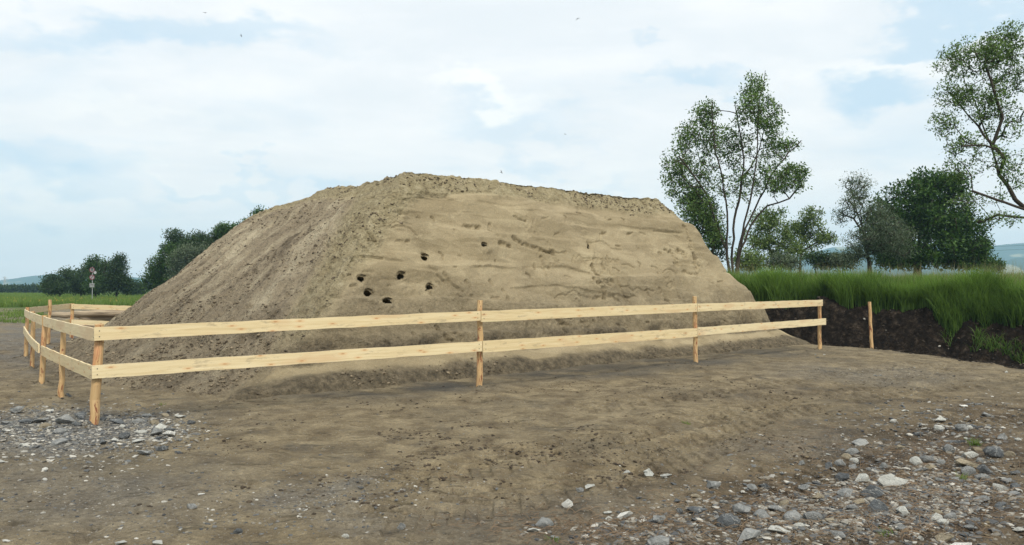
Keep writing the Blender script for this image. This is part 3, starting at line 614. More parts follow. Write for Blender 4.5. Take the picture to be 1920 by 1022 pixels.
# side running back on the left
Q1, Q2, Q3, Q4, Q5, Q6 = px2g(114, 748), px2g(78, 720), px2g(61, 690), px2g(48, 671), px2g(90, 646), px2g(134, 637)
post(fence, *Q1, at(120, 605, Q1[1])[2], .038, (at(120, 605, Q1[1])[0] - Q1[0], 0), 5); post(fence, *Q2, at(82, 591, Q2[1])[2], .041, (.04, 0), 6)
post(fence, *Q3, at(63, 584, Q3[1])[2], .041, (0, 0), 7); post(fence, *Q4, at(52, 576, Q4[1])[2], .042, (.04, 0), 8)
post(fence, *Q5, at(94, 562, Q5[1])[2], .048, (.05, 0), 9); post(fence, *Q6, at(136, 569, Q6[1])[2], .052, (.02, 0), 10)
lo = lambda p, px, py, dx=-.075, dy=-.03: at(px, py, p[1] + dy) 
c1 = at(178.5, 616, a1[1] + .02); c4 = at(47, 580, Q4[1] - .12)
board(fence, c1, c4, .150, mids=[at(120, 602, Q1[1] - .12), at(81, 594, Q2[1] - .12)], seed=7)
board(fence, at(174.5, 686, b1[1] + .02), at(78, 648, Q2[1] - .10), .158, mids=[at(116, 664, Q1[1] - .12)], seed=8)
board(fence, at(73, 645, Q2[1] - .05), at(45, 612, Q4[1] - .12), .150, mids=[at(56, 629, Q3[1] - .12)], seed=9)
board(fence, at(50, 577, Q4[1] + .04), at(134, 569, Q6[1] + .09), .155, mids=[at(92, 573, Q5[1] + .09)], seed=10)
board(fence, at(50, 609, Q4[1] + .04), at(134, 598, Q6[1] + .09), .150, mids=[at(92, 603, Q5[1] + .09)], seed=12)
board(fence, at(134, 570, Q6[1] - .09), at(330, 576, 26.8), .155, seed=11); board(fence, at(134, 599, Q6[1] - .09), at(330, 607, 26.8), .155, seed=13)
post(fence, *at(330, 600, 26.95)[:2], 1.25, .055, (0, 0), 14)
P5 = px2g(1634, 645)
post(None, *P5, at(1631, 566, P5[1])[2], .046, (-.05, 0), 21, 'fence_post', label=None, cat='post')
bpy.data.objects['fence_post']['label'] = 'lone round wooden post without rails, at the ditch edge right of the fence'

# ------------------------------------------------------------ logs behind the far fence
LOGY = 31.0
for k, (y0, x0, x1, dy, r, lab) in enumerate([
        (611, 92, 300, 0.0, .15, 'weathered grey-brown log, front one on the ground in the pile behind the far fence'),
        (607, 105, 310, .35, .15, 'weathered log lying on the ground at the back of the pile behind the far fence'),
        (597, 150, 300, .15, .13, 'thin weathered log in the middle of the pile behind the far fence'),
        (590, 98, 240, .30, .12, 'long pale weathered log upper left in the pile behind the far fence'),
        (588, 140, 330, .05, .13, 'straight weathered log near the top of the pile behind the far fence'),
        (583, 170, 320, .25, .11, 'topmost dark weathered log of the pile behind the far fence')]):
    a, b = at(x0, y0, LOGY + dy), at(x1, y0 + (1 if k % 2 else -1), LOGY + dy + .3 * (k % 3)); n = 12; rr = random.Random(k)
    pts = [tuple(a + (b - a) * i / (n - 1) + np.array((0, rr.uniform(-.02, .02), rr.uniform(-.02, .02)))) for i in range(n)]
    mb = MB(); mb.tube(pts, [r * (1 - .2 * i / n) * rr.uniform(.93, 1.05) for i in range(n)], 12, .06, True, k + 40)
    mb.build('log', M['log'], None, smooth=True, label=lab, cat='log', group='logs piled behind the far fence')

# ------------------------------------------------------------ stones
def stone_mesh(seed, kind):
    rr = np.random.default_rng(seed); bm = bmesh.new()
    n = 12 if kind != 'round' else 30
    sc = {'angular': (.5, .38, .30), 'slab': (.5, .36, .14), 'round': (.5, .40, .32), 'wedge': (.55, .30, .26)}[kind]
    for _ in range(n):
        v = rr.normal(size=3); v /= np.linalg.norm(v); v *= rr.uniform(.82, 1.05); bm.verts.new(v * sc)
    r = bmesh.ops.convex_hull(bm, input=bm.verts); bmesh.ops.delete(bm, geom=list({g for g in r['geom_interior'] + r['geom_unused'] if isinstance(g, bmesh.types.BMVert)}), context='VERTS')
    bmesh.ops.dissolve_limit(bm, angle_limit=R(12), verts=bm.verts, edges=bm.edges)
    bmesh.ops.bevel(bm, geom=bm.edges[:], offset=.022 if kind != 'round' else .07, segments=2, affect='EDGES', clamp_overlap=True, profile=.6)
    bmesh.ops.triangulate(bm, faces=bm.faces); bmesh.ops.subdivide_edges(bm, edges=[e for e in bm.edges if e.calc_length() > .16], cuts=1, use_grid_fill=True)
    bmesh.ops.triangulate(bm, faces=bm.faces)
    co = np.array([v.co[:] for v in bm.verts]); d = fbm(co + seed, 3.0, 3) * .05; nrm = co / (np.linalg.norm(co, axis=1)[:, None] + 1e-6)
    for v, q in zip(bm.verts, co + nrm * d[:, None]): v.co = q
    bmesh.ops.recalc_face_normals(bm, faces=bm.faces)
    m = bpy.data.meshes.new('stone'); bm.to_mesh(m); bm.free(); m.polygons.foreach_set('use_smooth', [kind == 'round'] * len(m.polygons)); m.materials.append(M['s_grey']); return m
SM = {k: [stone_mesh(100 * i + j, k) for j in range(5)] for i, k in enumerate(('angular', 'slab', 'round', 'wedge'))}
CN = dict(dark='dark slate grey', grey='mid grey', pale='pale grey', tan='tan brown', white='whitish')
SHN = dict(angular='angular', slab='flat', round='rounded', wedge='wedge-shaped')
placed = []
def put_stone(x, y, wid, colour, shape, seed, sink=.28, z=None):
    rr = random.Random(seed); me = SM[shape][rr.randrange(5)]; o = bpy.data.objects.new('stone', me); C.objects.link(o)
    g = (gz(x, y) if z is None else z); sx = wid * 1.0; sc = (sx, sx * rr.uniform(.8, 1.15), sx * rr.uniform(.8, 1.2)); hh = {'angular': .3, 'slab': .14, 'round': .32, 'wedge': .26}[shape] * sc[2]
    o.scale = sc; o.rotation_euler = (rr.uniform(-.25, .25), rr.uniform(-.25, .25), rr.uniform(-.6, .6) + (math.pi if rr.random() < .5 else 0)); o.location = (x, y, g + hh * (1 - 2 * sink))
    o.material_slots[0].link = 'OBJECT'; o.material_slots[0].material = M['s_' + colour]; placed.append((x, y, wid)); return o
A8, K8 = (1200, 680), 2.667; A9, K9 = (600, 680), 2.743; A7, K7 = (0, 700), 2.743
RIGHT = [(1260, 605, 130, 'pale', 'wedge'), (1110, 592, 82, 'pale', 'angular'), (1015, 578, 72, 'dark', 'angular'), (1165, 662, 112, 'dark', 'angular'), (1185, 725, 112, 'dark', 'angular'), (765, 770, 86, 'grey', 'round'),
         (865, 778, 82, 'grey', 'round'), (440, 785, 112, 'dark', 'round'), (512, 735, 95, 'grey', 'angular'), (525, 850, 170, 'grey', 'slab'), (985, 862, 72, 'grey', 'angular'), (90, 787, 80, 'grey', 'angular'),
         (1552, 768, 88, 'grey', 'wedge'), (1638, 505, 118, 'tan', 'slab'), (1650, 470, 70, 'pale', 'angular'), (1645, 542, 66, 'grey', 'round'), (1712, 568, 60, 'grey', 'round'), (1718, 535, 74, 'dark', 'angular'),
         (1770, 468, 88, 'dark', 'round'), (1850, 468, 50, 'tan', 'round'), (1380, 492, 60, 'pale', 'round'), (1436, 477, 60, 'grey', 'angular'), (1442, 507, 80, 'tan', 'slab'), (1570, 387, 95, 'dark', 'slab'), (1552, 438, 74, 'grey', 'angular'),
         (1495, 337, 46, 'pale', 'round'), (1302, 432, 52, 'tan', 'wedge'), (940, 497, 62, 'dark', 'angular'), (1000, 497, 50, 'grey', 'round'), (1060, 442, 66, 'grey', 'angular'), (1100, 392, 90, 'grey', 'slab'), (1030, 460, 45, 'tan', 'round'),
         (1075, 472, 46, 'pale', 'round'), (1070, 504, 60, 'grey', 'angular'), (1242, 567, 62, 'pale', 'slab'), (1505, 583, 62, 'grey', 'slab'), (1802, 627, 64, 'pale', 'wedge'), (1882, 622, 64, 'dark', 'angular'), (1706, 682, 92, 'grey', 'slab'),
         (1786, 708, 76, 'dark', 'slab'), (1520, 872, 104, 'tan', 'slab'), (1600, 905, 112, 'white', 'slab'), (1888, 824, 78, 'pale', 'slab'), (700, 835, 112, 'pale', 'slab'), (465, 453, 62, 'grey', 'slab'), (45, 557, 50, 'pale', 'slab'),
         (130, 554, 60, 'pale', 'slab'), (420, 702, 50, 'grey', 'wedge'), (485, 662, 92, 'dark', 'slab'), (620, 617, 52, 'dark', 'angular'), (825, 632, 60, 'grey', 'angular'), (868, 612, 46, 'grey', 'slab'), (888, 692, 62, 'tan', 'angular'),
         (90, 895, 102, 'grey', 'round'), (285, 732, 104, 'dark', 'slab'), (200, 747, 46, 'dark', 'angular'), (990, 745, 60, 'dark', 'slab'), (1065, 737, 52, 'grey', 'round'), (1030, 668, 80, 'grey', 'angular'), (1090, 690, 70, 'tan', 'slab'),
         (1340, 715, 70, 'grey', 'slab'), (1485, 752, 42, 'tan', 'round'), (950, 785, 60, 'tan', 'slab'), (890, 742, 60, 'grey', 'slab'), (1310, 835, 60, 'grey', 'angular'), (1215, 525, 44, 'grey', 'angular'), (1450, 425, 40, 'pale', 'slab'),
         (1620, 222, 40, 'white', 'slab'), (1695, 214, 36, 'grey', 'slab'), (1495, 247, 44, 'grey', 'slab'), (1265, 294, 30, 'white', 'round'), (1648, 337, 30, 'pale', 'round'), (1890, 394, 30, 'pale', 'round'), (1832, 580, 60, 'grey', 'slab'), (1640, 862, 70, 'dark', 'slab')]
MIDDLE = [(1275, 745, 62, 'white', 'angular'), (1570, 792, 82, 'white', 'wedge'), (1487, 803, 36, 'pale', 'round'), (1480, 766, 46, 'pale', 'slab'), (1740, 808, 76, 'grey', 'angular'), (1152, 827, 82, 'grey', 'round'), (1100, 852, 70, 'pale', 'slab'),
          (1588, 547, 56, 'pale', 'slab'), (1690, 567, 50, 'pale', 'angular'), (1780, 568, 60, 'pale', 'slab'), (1338, 645, 40, 'grey', 'round'), (1388, 641, 56, 'pale', 'slab'), (130, 905, 38, 'pale', 'round'), (420, 866, 46, 'grey', 'angular'), (1740, 920, 112, 'grey', 'angular'), (1207, 882, 44, 'grey', 'slab')]
LEFT = [(335, 240, 92, 'grey', 'angular'), (395, 262, 50, 'dark', 'angular'), (290, 357, 92, 'grey', 'slab'), (200, 235, 90, 'grey', 'slab'), (420, 208, 92, 'dark', 'slab'), (350, 116, 40, 'dark', 'angular'), (600, 247, 84, 'dark', 'slab'),
        (525, 243, 52, 'dark', 'angular'), (710, 247, 56, 'grey', 'angular'), (796, 257, 42, 'tan', 'round'), (630, 279, 30, 'pale', 'round'), (800, 312, 62, 'grey', 'angular'), (710, 352, 72, 'pale', 'slab'), (880, 312, 92, 'white', 'slab'),
        (925, 218, 62, 'pale', 'slab'), (850, 212, 40, 'tan', 'round'), (750, 412, 92, 'grey', 'slab'), (825, 397, 82, 'dark', 'slab'), (80, 190, 112, 'grey', 'slab'), (45, 247, 92, 'grey', 'slab'), (120, 242, 90, 'dark', 'slab'), (30, 290, 60, 'white', 'slab'),
        (120, 365, 80, 'pale', 'slab'), (985, 697, 48, 'grey', 'angular'), (1035, 630, 30, 'white', 'wedge'), (1225, 812, 44, 'dark', 'round'), (235, 270, 50, 'tan', 'round'), (340, 350, 50, 'dark', 'slab'), (750, 205, 60, 'grey', 'slab'), (880, 280, 70, 'dark', 'slab'),
        (640, 330, 50, 'dark', 'round'), (430, 395, 36, 'pale', 'slab'), (230, 515, 26, 'white', 'round'), (230, 552, 22, 'white', 'round'), (915, 410, 36, 'dark', 'slab'), (620, 875, 70, 'pale', 'slab'), (815, 875, 60, 'pale', 'slab'), (30, 875, 40, 'white', 'slab')]
ORD = ['leftmost', 'second from left', 'third from left', 'fourth from left', 'fifth from left', 'sixth from left', 'seventh from left', 'eighth from left', 'ninth from left', 'tenth from left', 'eleventh from left', 'twelfth from left', 'thirteenth from left']
def notable(lst, org, k, place, seed):
    info = []
    for i, (zx, zy, zw, colr, shp) in enumerate(lst):
        px, py = org[0] + zx / k, org[1] + zy / k + zw / k * .15; x, y = px2g(px, min(py, 1040)); wid = zw / k / F * y * 1.28
        o = put_stone(x, y, wid, colr, shp, seed + i, .22); info.append((px, zw, colr, shp, o))
    keyed = {}
    for t in info: keyed.setdefault((t[2], t[3]), []).append(t)
    for (c, s), ts in keyed.items():
        ts.sort(key=lambda t: t[0]); adj = 'large' if np.mean([t[1] for t in ts]) > 75 else 'medium'
        for q, t in enumerate(ts):
            what = f'{CN[c]} {SHN[s]} stone'
            lab = f'only larger {what} {place}' if len(ts) == 1 else f'{ORD[q]} larger {what} {place}'
            tag(t[4], lab, 'stone', 'larger stones lying on the ground')
notable(RIGHT, A8, K8, 'in lower right rubble', 1000)
notable(MIDDLE, A9, K9, 'at bottom middle', 2000)
notable(LEFT, A7, K7, 'in gravel by corner post', 3000)
cells = {}
def free(x, y, w):
    return all((x - a) ** 2 + (y - b) ** 2 > (.5 * (w + c)) ** 2 for a, b, c in placed[-400:])
def sample_px(lst, n, seed, wmin, wmax, power=2.2):
    """scatter n stones inside soft regions of the ground; yields x, y, width"""
    rr = np.random.default_rng(seed); tot = np.array([a[4] for a in lst]); out = []
    while len(out) < n:
        cx, cy, rx, ry, _ = lst[rr.choice(len(lst), p=tot / tot.sum())]; px, py = cx + rx * rr.normal() * .6, cy + ry * rr.normal() * .6
        if not (-60 < px < 1980 and 600 < py < 1060): continue
        x, y = px2g(px, py); out.append((x, y, wmin + (wmax - wmin) * rr.random() ** power, px, py))
    return out
zones = [('right', [(1700, 930, 200, 80, 5), (1500, 960, 200, 60, 3), (1760, 800, 170, 40, 2.2), (1850, 850, 90, 50, 1.5), (1300, 980, 200, 40, 1.3), (1850, 880, 120, 80, 2)], 140, 'among the brown soil at the lower right'),
         ('left', [(110, 800, 170, 34, 4), (270, 800, 70, 30, 2), (40, 830, 100, 40, 1.5), (250, 900, 220, 60, .35)], 48, 'in the gravel patch by the corner post'),
         ('far', [(1690, 700, 120, 10, 1), (1530, 668, 30, 5, .5)], 12, 'on the bare ground near the lone post')]
ci = 0
for zn, lst, n, place in zones:
    for (x, y, wd, px, py) in sample_px(lst, n, 11 + len(zn), .045, .15 if zn != 'far' else .11):
        if not free(x, y, wd): continue
        ci += 1; c = random.choice(['dark', 'grey', 'grey', 'pale', 'tan', 'grey', 'pale'] if zn == 'right' else ['grey', 'dark', 'grey', 'pale', 'dark', 'tan'])
        s = random.choice(['angular', 'slab', 'angular', 'wedge', 'slab', 'round']); o = put_stone(x, y, wd * 1.15, c, s, 5000 + ci, .24)
        tag(o, f'small {CN[c]} {SHN[s]} stone {place}', 'stone', 'small stones ' + place)

def ico():
    bm = bmesh.new(); bmesh.ops.create_icosphere(bm, subdivisions=1, radius=.5); V = np.array([v.co[:] for v in bm.verts]); T_ = np.array([[v.index for v in f.verts] for f in bm.faces]); bm.free(); return V, T_
IV, IT = ico()
def scatter(name, pts, sizes, mat_attr, mat, label, flat=.55, kind='stuff', cat='gravel', jag=.22, seed=1, extra=None):
    rr = np.random.default_rng(seed); n = len(pts); k = len(IV)
    S = sizes[:, None] * np.stack([rr.uniform(.8, 1.3, n), rr.uniform(.7, 1.1, n), rr.uniform(flat * .7, flat * 1.2, n)], -1)
    B = IV[None] * (1 + jag * rr.uniform(-1, 1, (n, k, 1))) * S[:, None]; a = rr.uniform(0, 6.28, n); ca, sa = np.cos(a), np.sin(a)
    X = B[..., 0] * ca[:, None] - B[..., 1] * sa[:, None]; Y = B[..., 0] * sa[:, None] + B[..., 1] * ca[:, None]; Z = B[..., 2] + X * rr.uniform(-.35, .35, (n, 1))
    V = np.stack([X, Y, Z], -1) + pts[:, None]; Tt = (IT[None] + (np.arange(n) * k)[:, None, None]).reshape(-1, 3)
    m = mesh_np(name, V.reshape(-1, 3), None, Tt, False, {'var': np.repeat(mat_attr, k)})
    return link(name, m, mat, None, label=label, cat=cat, kind=kind)
def m_var(name, stops, rough=.85):
    m, t, b = principled(name, rough, .2); v = t.attr('var').outputs['Fac']; c = t.ramp(v, stops); n = t.noise(pos(t), 60, 4, .7)
    c = t.mix(t.mapr(n, .4, .7, 0, .6), c, t.vmath('SCALE', c, .5)); t.l.new(c, b.inputs['Base Color']); return m
GR = m_var('mixed_gravel', [(0, (.05, .052, .055)), (.45, (.13, .135, .135)), (.7, (.20, .18, .145)), (.9, (.31, .30, .27)), (1, (.50, .48, .43))])
CL = m_var('soil_clods', [(0, (.035, .027, .020)), (.5, (.080, .062, .043)), (1, (.20, .16, .10))], .95)
def ground_pts(lst, n, seed):
    s = sample_px(lst, n, seed, 0, 1, 1); X = np.array([a[0] for a in s]); Y = np.array([a[1] for a in s]); return np.stack([X, Y, ground_z(X, Y)], -1)
r_ = np.random.default_rng(21)
g0 = ground_pts([(1720, 920, 200, 80, 5), (1520, 965, 220, 50, 3), (1780, 800, 180, 45, 2.0), (100, 800, 170, 34, 6.0), (270, 805, 70, 26, 2.4), (140, 850, 150, 36, .7), (1200, 995, 160, 22, .8)], 6500, 35)
scatter('gravel', g0, .026 + .050 * r_.random(len(g0)) ** 2, r_.random(len(g0)) ** .8, GR, 'coarse angular gravel and flat stone chips spread between the larger stones', .42, jag=.34, seed=5)
g1 = ground_pts([(1700, 930, 230, 90, 5), (1450, 970, 260, 60, 3), (1800, 800, 200, 60, 1.5), (110, 805, 180, 40, 5.0), (270, 810, 90, 35, 1.6), (130, 940, 220, 80, .5), (660, 920, 130, 40, .5), (1690, 700, 150, 12, .4), (500, 960, 300, 60, .6), (960, 900, 800, 110, .3), (30, 640, 80, 50, .8)], 15000, 31)
scatter('gravel', g1, .010 + .030 * r_.random(len(g1)) ** 3, r_.random(len(g1)), GR, 'loose mixed grey and pale gravel scattered over the bare sandy ground')
g2 = ground_pts([(960, 850, 700, 120, 3), (1500, 920, 420, 90, 6), (400, 700, 260, 40, 2), (1400, 740, 400, 60, 3), (900, 820, 500, 70, 3)], 17000, 32)
g5 = np.concatenate([np.stack([qx + r_.normal(0, .13, 40), qy + r_.normal(0, .13, 40), np.zeros(40)], -1) for qx, qy in POSTS]); g5[:, 2] = ground_z(g5[:, 0], g5[:, 1]); kc = fbm(g2, .7, 3) + .35 * fbm(g2, 3, 2) > .06; g2 = np.concatenate([g2[kc], g5])
scatter('soil_clods', g2, .012 + .045 * r_.random(len(g2)) ** 3, r_.random(len(g2)) * .9, CL, 'loose dark crumbs of soil lying over the ground', .5, cat='soil', seed=2)
wgt = (MLF * (1.0 + 2.2 * (1 - sm(.12, .5, MVR))) + MCR * .9 + MFR * 2.0 * (1 - sm(.05, .2, MVR))) * (MVR < 1.02) * (MVR > .03) * sm(-.12, .25, fbm(MV, .8, 3))
pr = wgt / wgt.sum(); ii = r_.choice(len(MV), 8000, p=pr)
scatter('sand_lumps', MV[ii] + MN[ii] * .008, .014 + .066 * r_.random(len(ii)) ** 4, .25 + .75 * r_.random(len(ii)), CL if False else m_var('sand_lump', [(0, (.05, .040, .030)), (.55, (.12, .097, .068)), (1, (.27, .22, .15))], .95),
        'crumbled lumps of sand lying on the flanks and crest of the mound', .6, cat='sand', seed=3)
bz = r_.uniform(14, 34, 60000); bx = bz * r_.uniform(.3, .72, 60000); bd = -polyline_dist(bx, bz, FOOT); bl = -polyline_dist(bx, bz, LIP); kb = (bl > .1) & (bd < 1.2); bx, bz = bx[kb][:6000], bz[kb][:6000]
BP = np.stack([bx, bz, ground_z(bx, bz)], -1)
scatter('bank_rubble', BP, .02 + .10 * r_.random(len(BP)) ** 4, np.where(r_.random(len(BP)) < .90, r_.random(len(BP)) * .3, r_.random(len(BP))), m_var('bank_lump', [(0, (.020, .016, .012)), (.3, (.065, .052, .040)), (.6, (.13, .115, .09)), (1, (.40, .38, .33))], .95), 'dark lumps of earth and embedded stones in the cut face of the ditch bank', .7, cat='earth', seed=9)
# dry root fibres in the brown soil
def fibres(name, lst, n, seed, lmin, lmax, wid, mat, label, cat):
    rr = np.random.default_rng(seed); P = ground_pts(lst, n, seed); V = []; Q = []
    k = 6; ang = rr.uniform(0, 6.28, n); L = lmin + (lmax - lmin) * rr.random(n) ** 2; cur = rr.normal(0, 1.6, n); lift = rr.uniform(0, .25, n); ww = wid * rr.uniform(.5, 1.3, n)
    t = np.linspace(0, 1, k)[None]; th = ang[:, None] + cur[:, None] * t; x = P[:, :1] + np.cumsum(np.cos(th), 1) * L[:, None] / k; y = P[:, 1:2] + np.cumsum(np.sin(th), 1) * L[:, None] / k
    z = P[:, 2:] + .006 + L[:, None] * lift[:, None] * np.sin(t * 3.14); nx, ny = -np.sin(th), np.cos(th)
    ring = [np.stack([x + nx * ww[:, None] * a, y + ny * ww[:, None] * a, z + ww[:, None] * b], -1) for a, b in ((-1, 0), (0, 1.2), (1, 0))]
    V = np.stack(ring, 2).reshape(-1, 3); base = (np.arange(n) * k * 3)[:, None, None] + (np.arange(k - 1) * 3)[None, :, None]
    Q = np.concatenate([np.stack([base[..., 0] + a, base[..., 0] + a + 1, base[..., 0] + a + 4, base[..., 0] + a + 3], -1).reshape(-1, 4) for a in (0, 1)])
    return link(name, mesh_np(name, V, Q), mat, None, label=label, cat=cat, kind='stuff')
fibres('plant_debris', [(1560, 960, 300, 60, 6), (1750, 880, 200, 80, 4), (1150, 990, 220, 30, 2.5), (1500, 830, 160, 40, 1), (960, 900, 300, 80, .6)], 3600, 41, .04, .20, .0022, M['twig'], 'dry brown roots and straw strewn over the soil at the lower right', 'plant debris')

# ------------------------------------------------------------ grass
def blades(name, P, H, W_, lean, mat, label=None, seg=3, seed=1, kind='stuff', cat='grass', parent=None):
    rr = np.random.default_rng(seed); n = len(P); a = rr.uniform(0, 6.283, n); dx, dy = np.cos(a), np.sin(a); b = rr.uniform(0, 6.283, n) if np.isscalar(lean) else lean[1]
    ln = (lean if np.isscalar(lean) else lean[0]) * rr.uniform(.2, 1.3, n); V = []
    for k in range(seg + 1):
        t = k / seg; c = P + np.stack([np.cos(b) * ln * H * t * t, np.sin(b) * ln * H * t * t, H * t * (1 - .25 * ln * t)], -1); w_ = W_ * (1 - t) ** .7 * .5 + .0006
        off = np.stack([dx * w_, dy * w_, 0 * w_], -1); V += [c - off, c + off]
    V = np.stack(V, 1).reshape(-1, 3); m = 2 * (seg + 1); base = (np.arange(n) * m)[:, None]
    Q = np.concatenate([base + np.array([2 * k, 2 * k + 1, 2 * k + 3, 2 * k + 2]) for k in range(seg)])
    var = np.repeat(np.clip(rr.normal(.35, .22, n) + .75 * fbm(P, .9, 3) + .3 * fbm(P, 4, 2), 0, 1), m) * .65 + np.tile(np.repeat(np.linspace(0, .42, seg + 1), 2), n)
    return link(name, mesh_np(name, V, Q, None, False, {'var': np.clip(var, 0, 1)}), mat, parent, label=label, cat=cat, kind=kind)
def bank_points(n, d0, d1, seed, x0=.24, x1=.74):
    """points whose distance past the bank foot lies in d0..d1"""
    rr = np.random.default_rng(seed); out = []
    while sum(map(len, out)) < n:
        y = rr.uniform(14, 62, 60000); x = y * rr.uniform(x0, x1, 60000); d = -polyline_dist(x, y, FOOT); k = (d > d0) & (d < d1); out.append(np.stack([x[k], y[k], d[k]], -1))
    return np.concatenate(out)[:n]
bp = bank_points(95000, .70, 4.5, 51, .24, .70); edge = fbm(np.c_[bp[:, :2], bp[:, 0] * 0], .55, 3)
bp = bp[bp[:, 2] > 1.02 + .65 * edge - .32 * sm(.5, .6, bp[:, 0] / bp[:, 1])]; hz = ground_z(bp[:, 0], bp[:, 1]); ba = np.full(len(bp), math.atan2(-.75, -.5)) + np.random.default_rng(2).normal(0, 1.3, len(bp))
front_ = 1 - sm(1.2, 2.4, bp[:, 2]); Hh = 1.12 * (1 - .22 * sm(.52, .68, bp[:, 0] / bp[:, 1])) * (.50 + .45 * np.random.default_rng(3).random(len(bp))) * (1 + .50 * fbm(np.c_[bp[:, :2], bp[:, 0] * 0], 1.1, 4))
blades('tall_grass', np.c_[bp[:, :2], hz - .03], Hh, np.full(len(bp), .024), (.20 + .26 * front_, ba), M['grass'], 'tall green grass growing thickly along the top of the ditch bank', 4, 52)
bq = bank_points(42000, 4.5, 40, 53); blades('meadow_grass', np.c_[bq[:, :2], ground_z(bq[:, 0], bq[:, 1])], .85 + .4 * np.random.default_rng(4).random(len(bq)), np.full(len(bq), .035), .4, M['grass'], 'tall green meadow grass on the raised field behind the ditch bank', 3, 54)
# seed stalks above the bank
bs = bank_points(5200, 1.4, 12, 55); blades('grass_stalks', np.c_[bs[:, :2], ground_z(bs[:, 0], bs[:, 1])], 1.10 + .45 * np.random.default_rng(5).random(len(bs)), np.full(len(bs), .010), .22, m_leaf('seed_stalks', (.16, .16, .07), (.30, .27, .14), .2), 'thin pale seed stalks standing above the grass on the ditch bank', 3, 56)
# small weeds hanging on the soil bank face
bt = bank_points(4200, .25, 1.3, 57, .52, .74); kk = fbm(np.c_[bt[:, :2], bt[:, 0] * 0 + 5], 1.2, 2) > .12 ; bt = bt[kk]
blades('bank_weeds', np.c_[bt[:, :2], ground_z(bt[:, 0], bt[:, 1])], .12 + .28 * np.random.default_rng(6).random(len(bt)), np.full(len(bt), .02), .9, M['grass'], 'low green weeds clinging to the dark soil face of the ditch bank', 3, 58, cat='weeds')
# meadow on the left, far behind the fence
def left_pts(n, y0, y1, seed, a0=-.78, a1=-.38, pw=1.0):
    rr = np.random.default_rng(seed); y = y0 + (y1 - y0) * rr.random(n) ** pw; x = y * rr.uniform(a0, a1, n); return np.stack([x, y, ground_z(x, y, False)], -1)
lp = np.concatenate([left_pts(26000, 66, 100, 61), left_pts(20000, 100, 200, 62)])
blades('meadow_grass', lp, .40 + .35 * np.random.default_rng(7).random(len(lp)), np.full(len(lp), .07), .35, M['meadow'], 'green meadow grass on the flat field left behind the mound', 2, 63)
lq = left_pts(5000, 36, 58, 64, -.70, -.58); kk = fbm(lq, .25, 3) > .02; lq = lq[kk]
blades('verge_grass', lq, .10 + .15 * np.random.default_rng(8).random(len(lq)), np.full(len(lq), .035), .6, M['meadow'], 'patchy short grass growing on the stony verge at the left edge', 2, 65)
lf_ = left_pts(420, 70, 100, 66); blades('meadow_flowers', lf_ + np.array([0, 0, .38]), np.full(len(lf_), .16), np.full(len(lf_), .16), .2, m_leaf('flower_heads', (.50, .42, .05), (.45, .20, .10), .1), 'yellow and reddish flower heads dotting the left meadow', 2, 67, cat='flowers')
# little weeds on the bare ground
for k, (px, py, h_, n, lab) in enumerate([(1286, 796, .07, 26, 'tiny green weed on the sandy ground right of centre'), (1803, 898, .10, 22, 'small green seedling between the stones at the lower right'),
                                          (1828, 836, .13, 50, 'thin tuft of green grass among the stones near the right edge'), (1037, 1010, .05, 16, 'bright green seedling at the bottom middle'), (302, 757, .06, 22, 'tiny dark green weed just right of the corner post'), (1662, 1005, .07, 20, 'small green weed among stones at the bottom right')]):
    x, y = px2g(px, py); rr = np.random.default_rng(70 + k); P = np.c_[x + rr.normal(0, .03, n), y + rr.normal(0, .03, n), np.zeros(n)]; P[:, 2] = ground_z(P[:, 0], P[:, 1]) - .005
    blades('weed', P, .75 * h_ * rr.uniform(.5, 1.2, n), np.full(n, .007), .9, M['meadow'], lab, 3, 80 + k, None, 'weed')

# ------------------------------------------------------------ trees
def leaf_mesh(cent, spread, per, size, seed, flat=.5, droop=0, var0=None):
    """per leaves round every tuft centre, each a small folded blade"""
    rr = np.random.default_rng(seed); n = len(cent) * per; c = np.repeat(cent, per, 0); sp = np.repeat(spread, per)[:, None]
    off = rr.normal(size=(n, 3)); off /= np.linalg.norm(off, axis=1)[:, None]; off *= rr.random((n, 1)) ** .45; base = c + off * sp * np.array([1, 1, .8])
    d = off * .6 + rr.normal(size=(n, 3)) * .55 + np.array([0, 0, -droop]); d /= np.linalg.norm(d, axis=1)[:, None]
    up = rr.normal(size=(n, 3)) * .6 + np.array([0, 0, 1]); s = np.cross(d, up); s /= np.linalg.norm(s, axis=1)[:, None] + 1e-9; nn = np.cross(s, d)
    L = size * rr.uniform(.6, 1.3, (n, 1)); W_ = L * flat * .5
    V = np.stack([base, base + d * L * .5 + s * W_ + nn * W_ * .25, base + d * L, base + d * L * .5 - s * W_ + nn * W_ * .25], 1).reshape(-1, 3)
    Q = (np.arange(n) * 4)[:, None] + np.arange(4); tv = np.repeat(rr.normal(0, .16, len(cent)) if var0 is None else var0, per) ; v = np.clip(.42 + tv + rr.normal(0, .16, n), 0, 1)
    return V, Q, np.repeat(v, 4)
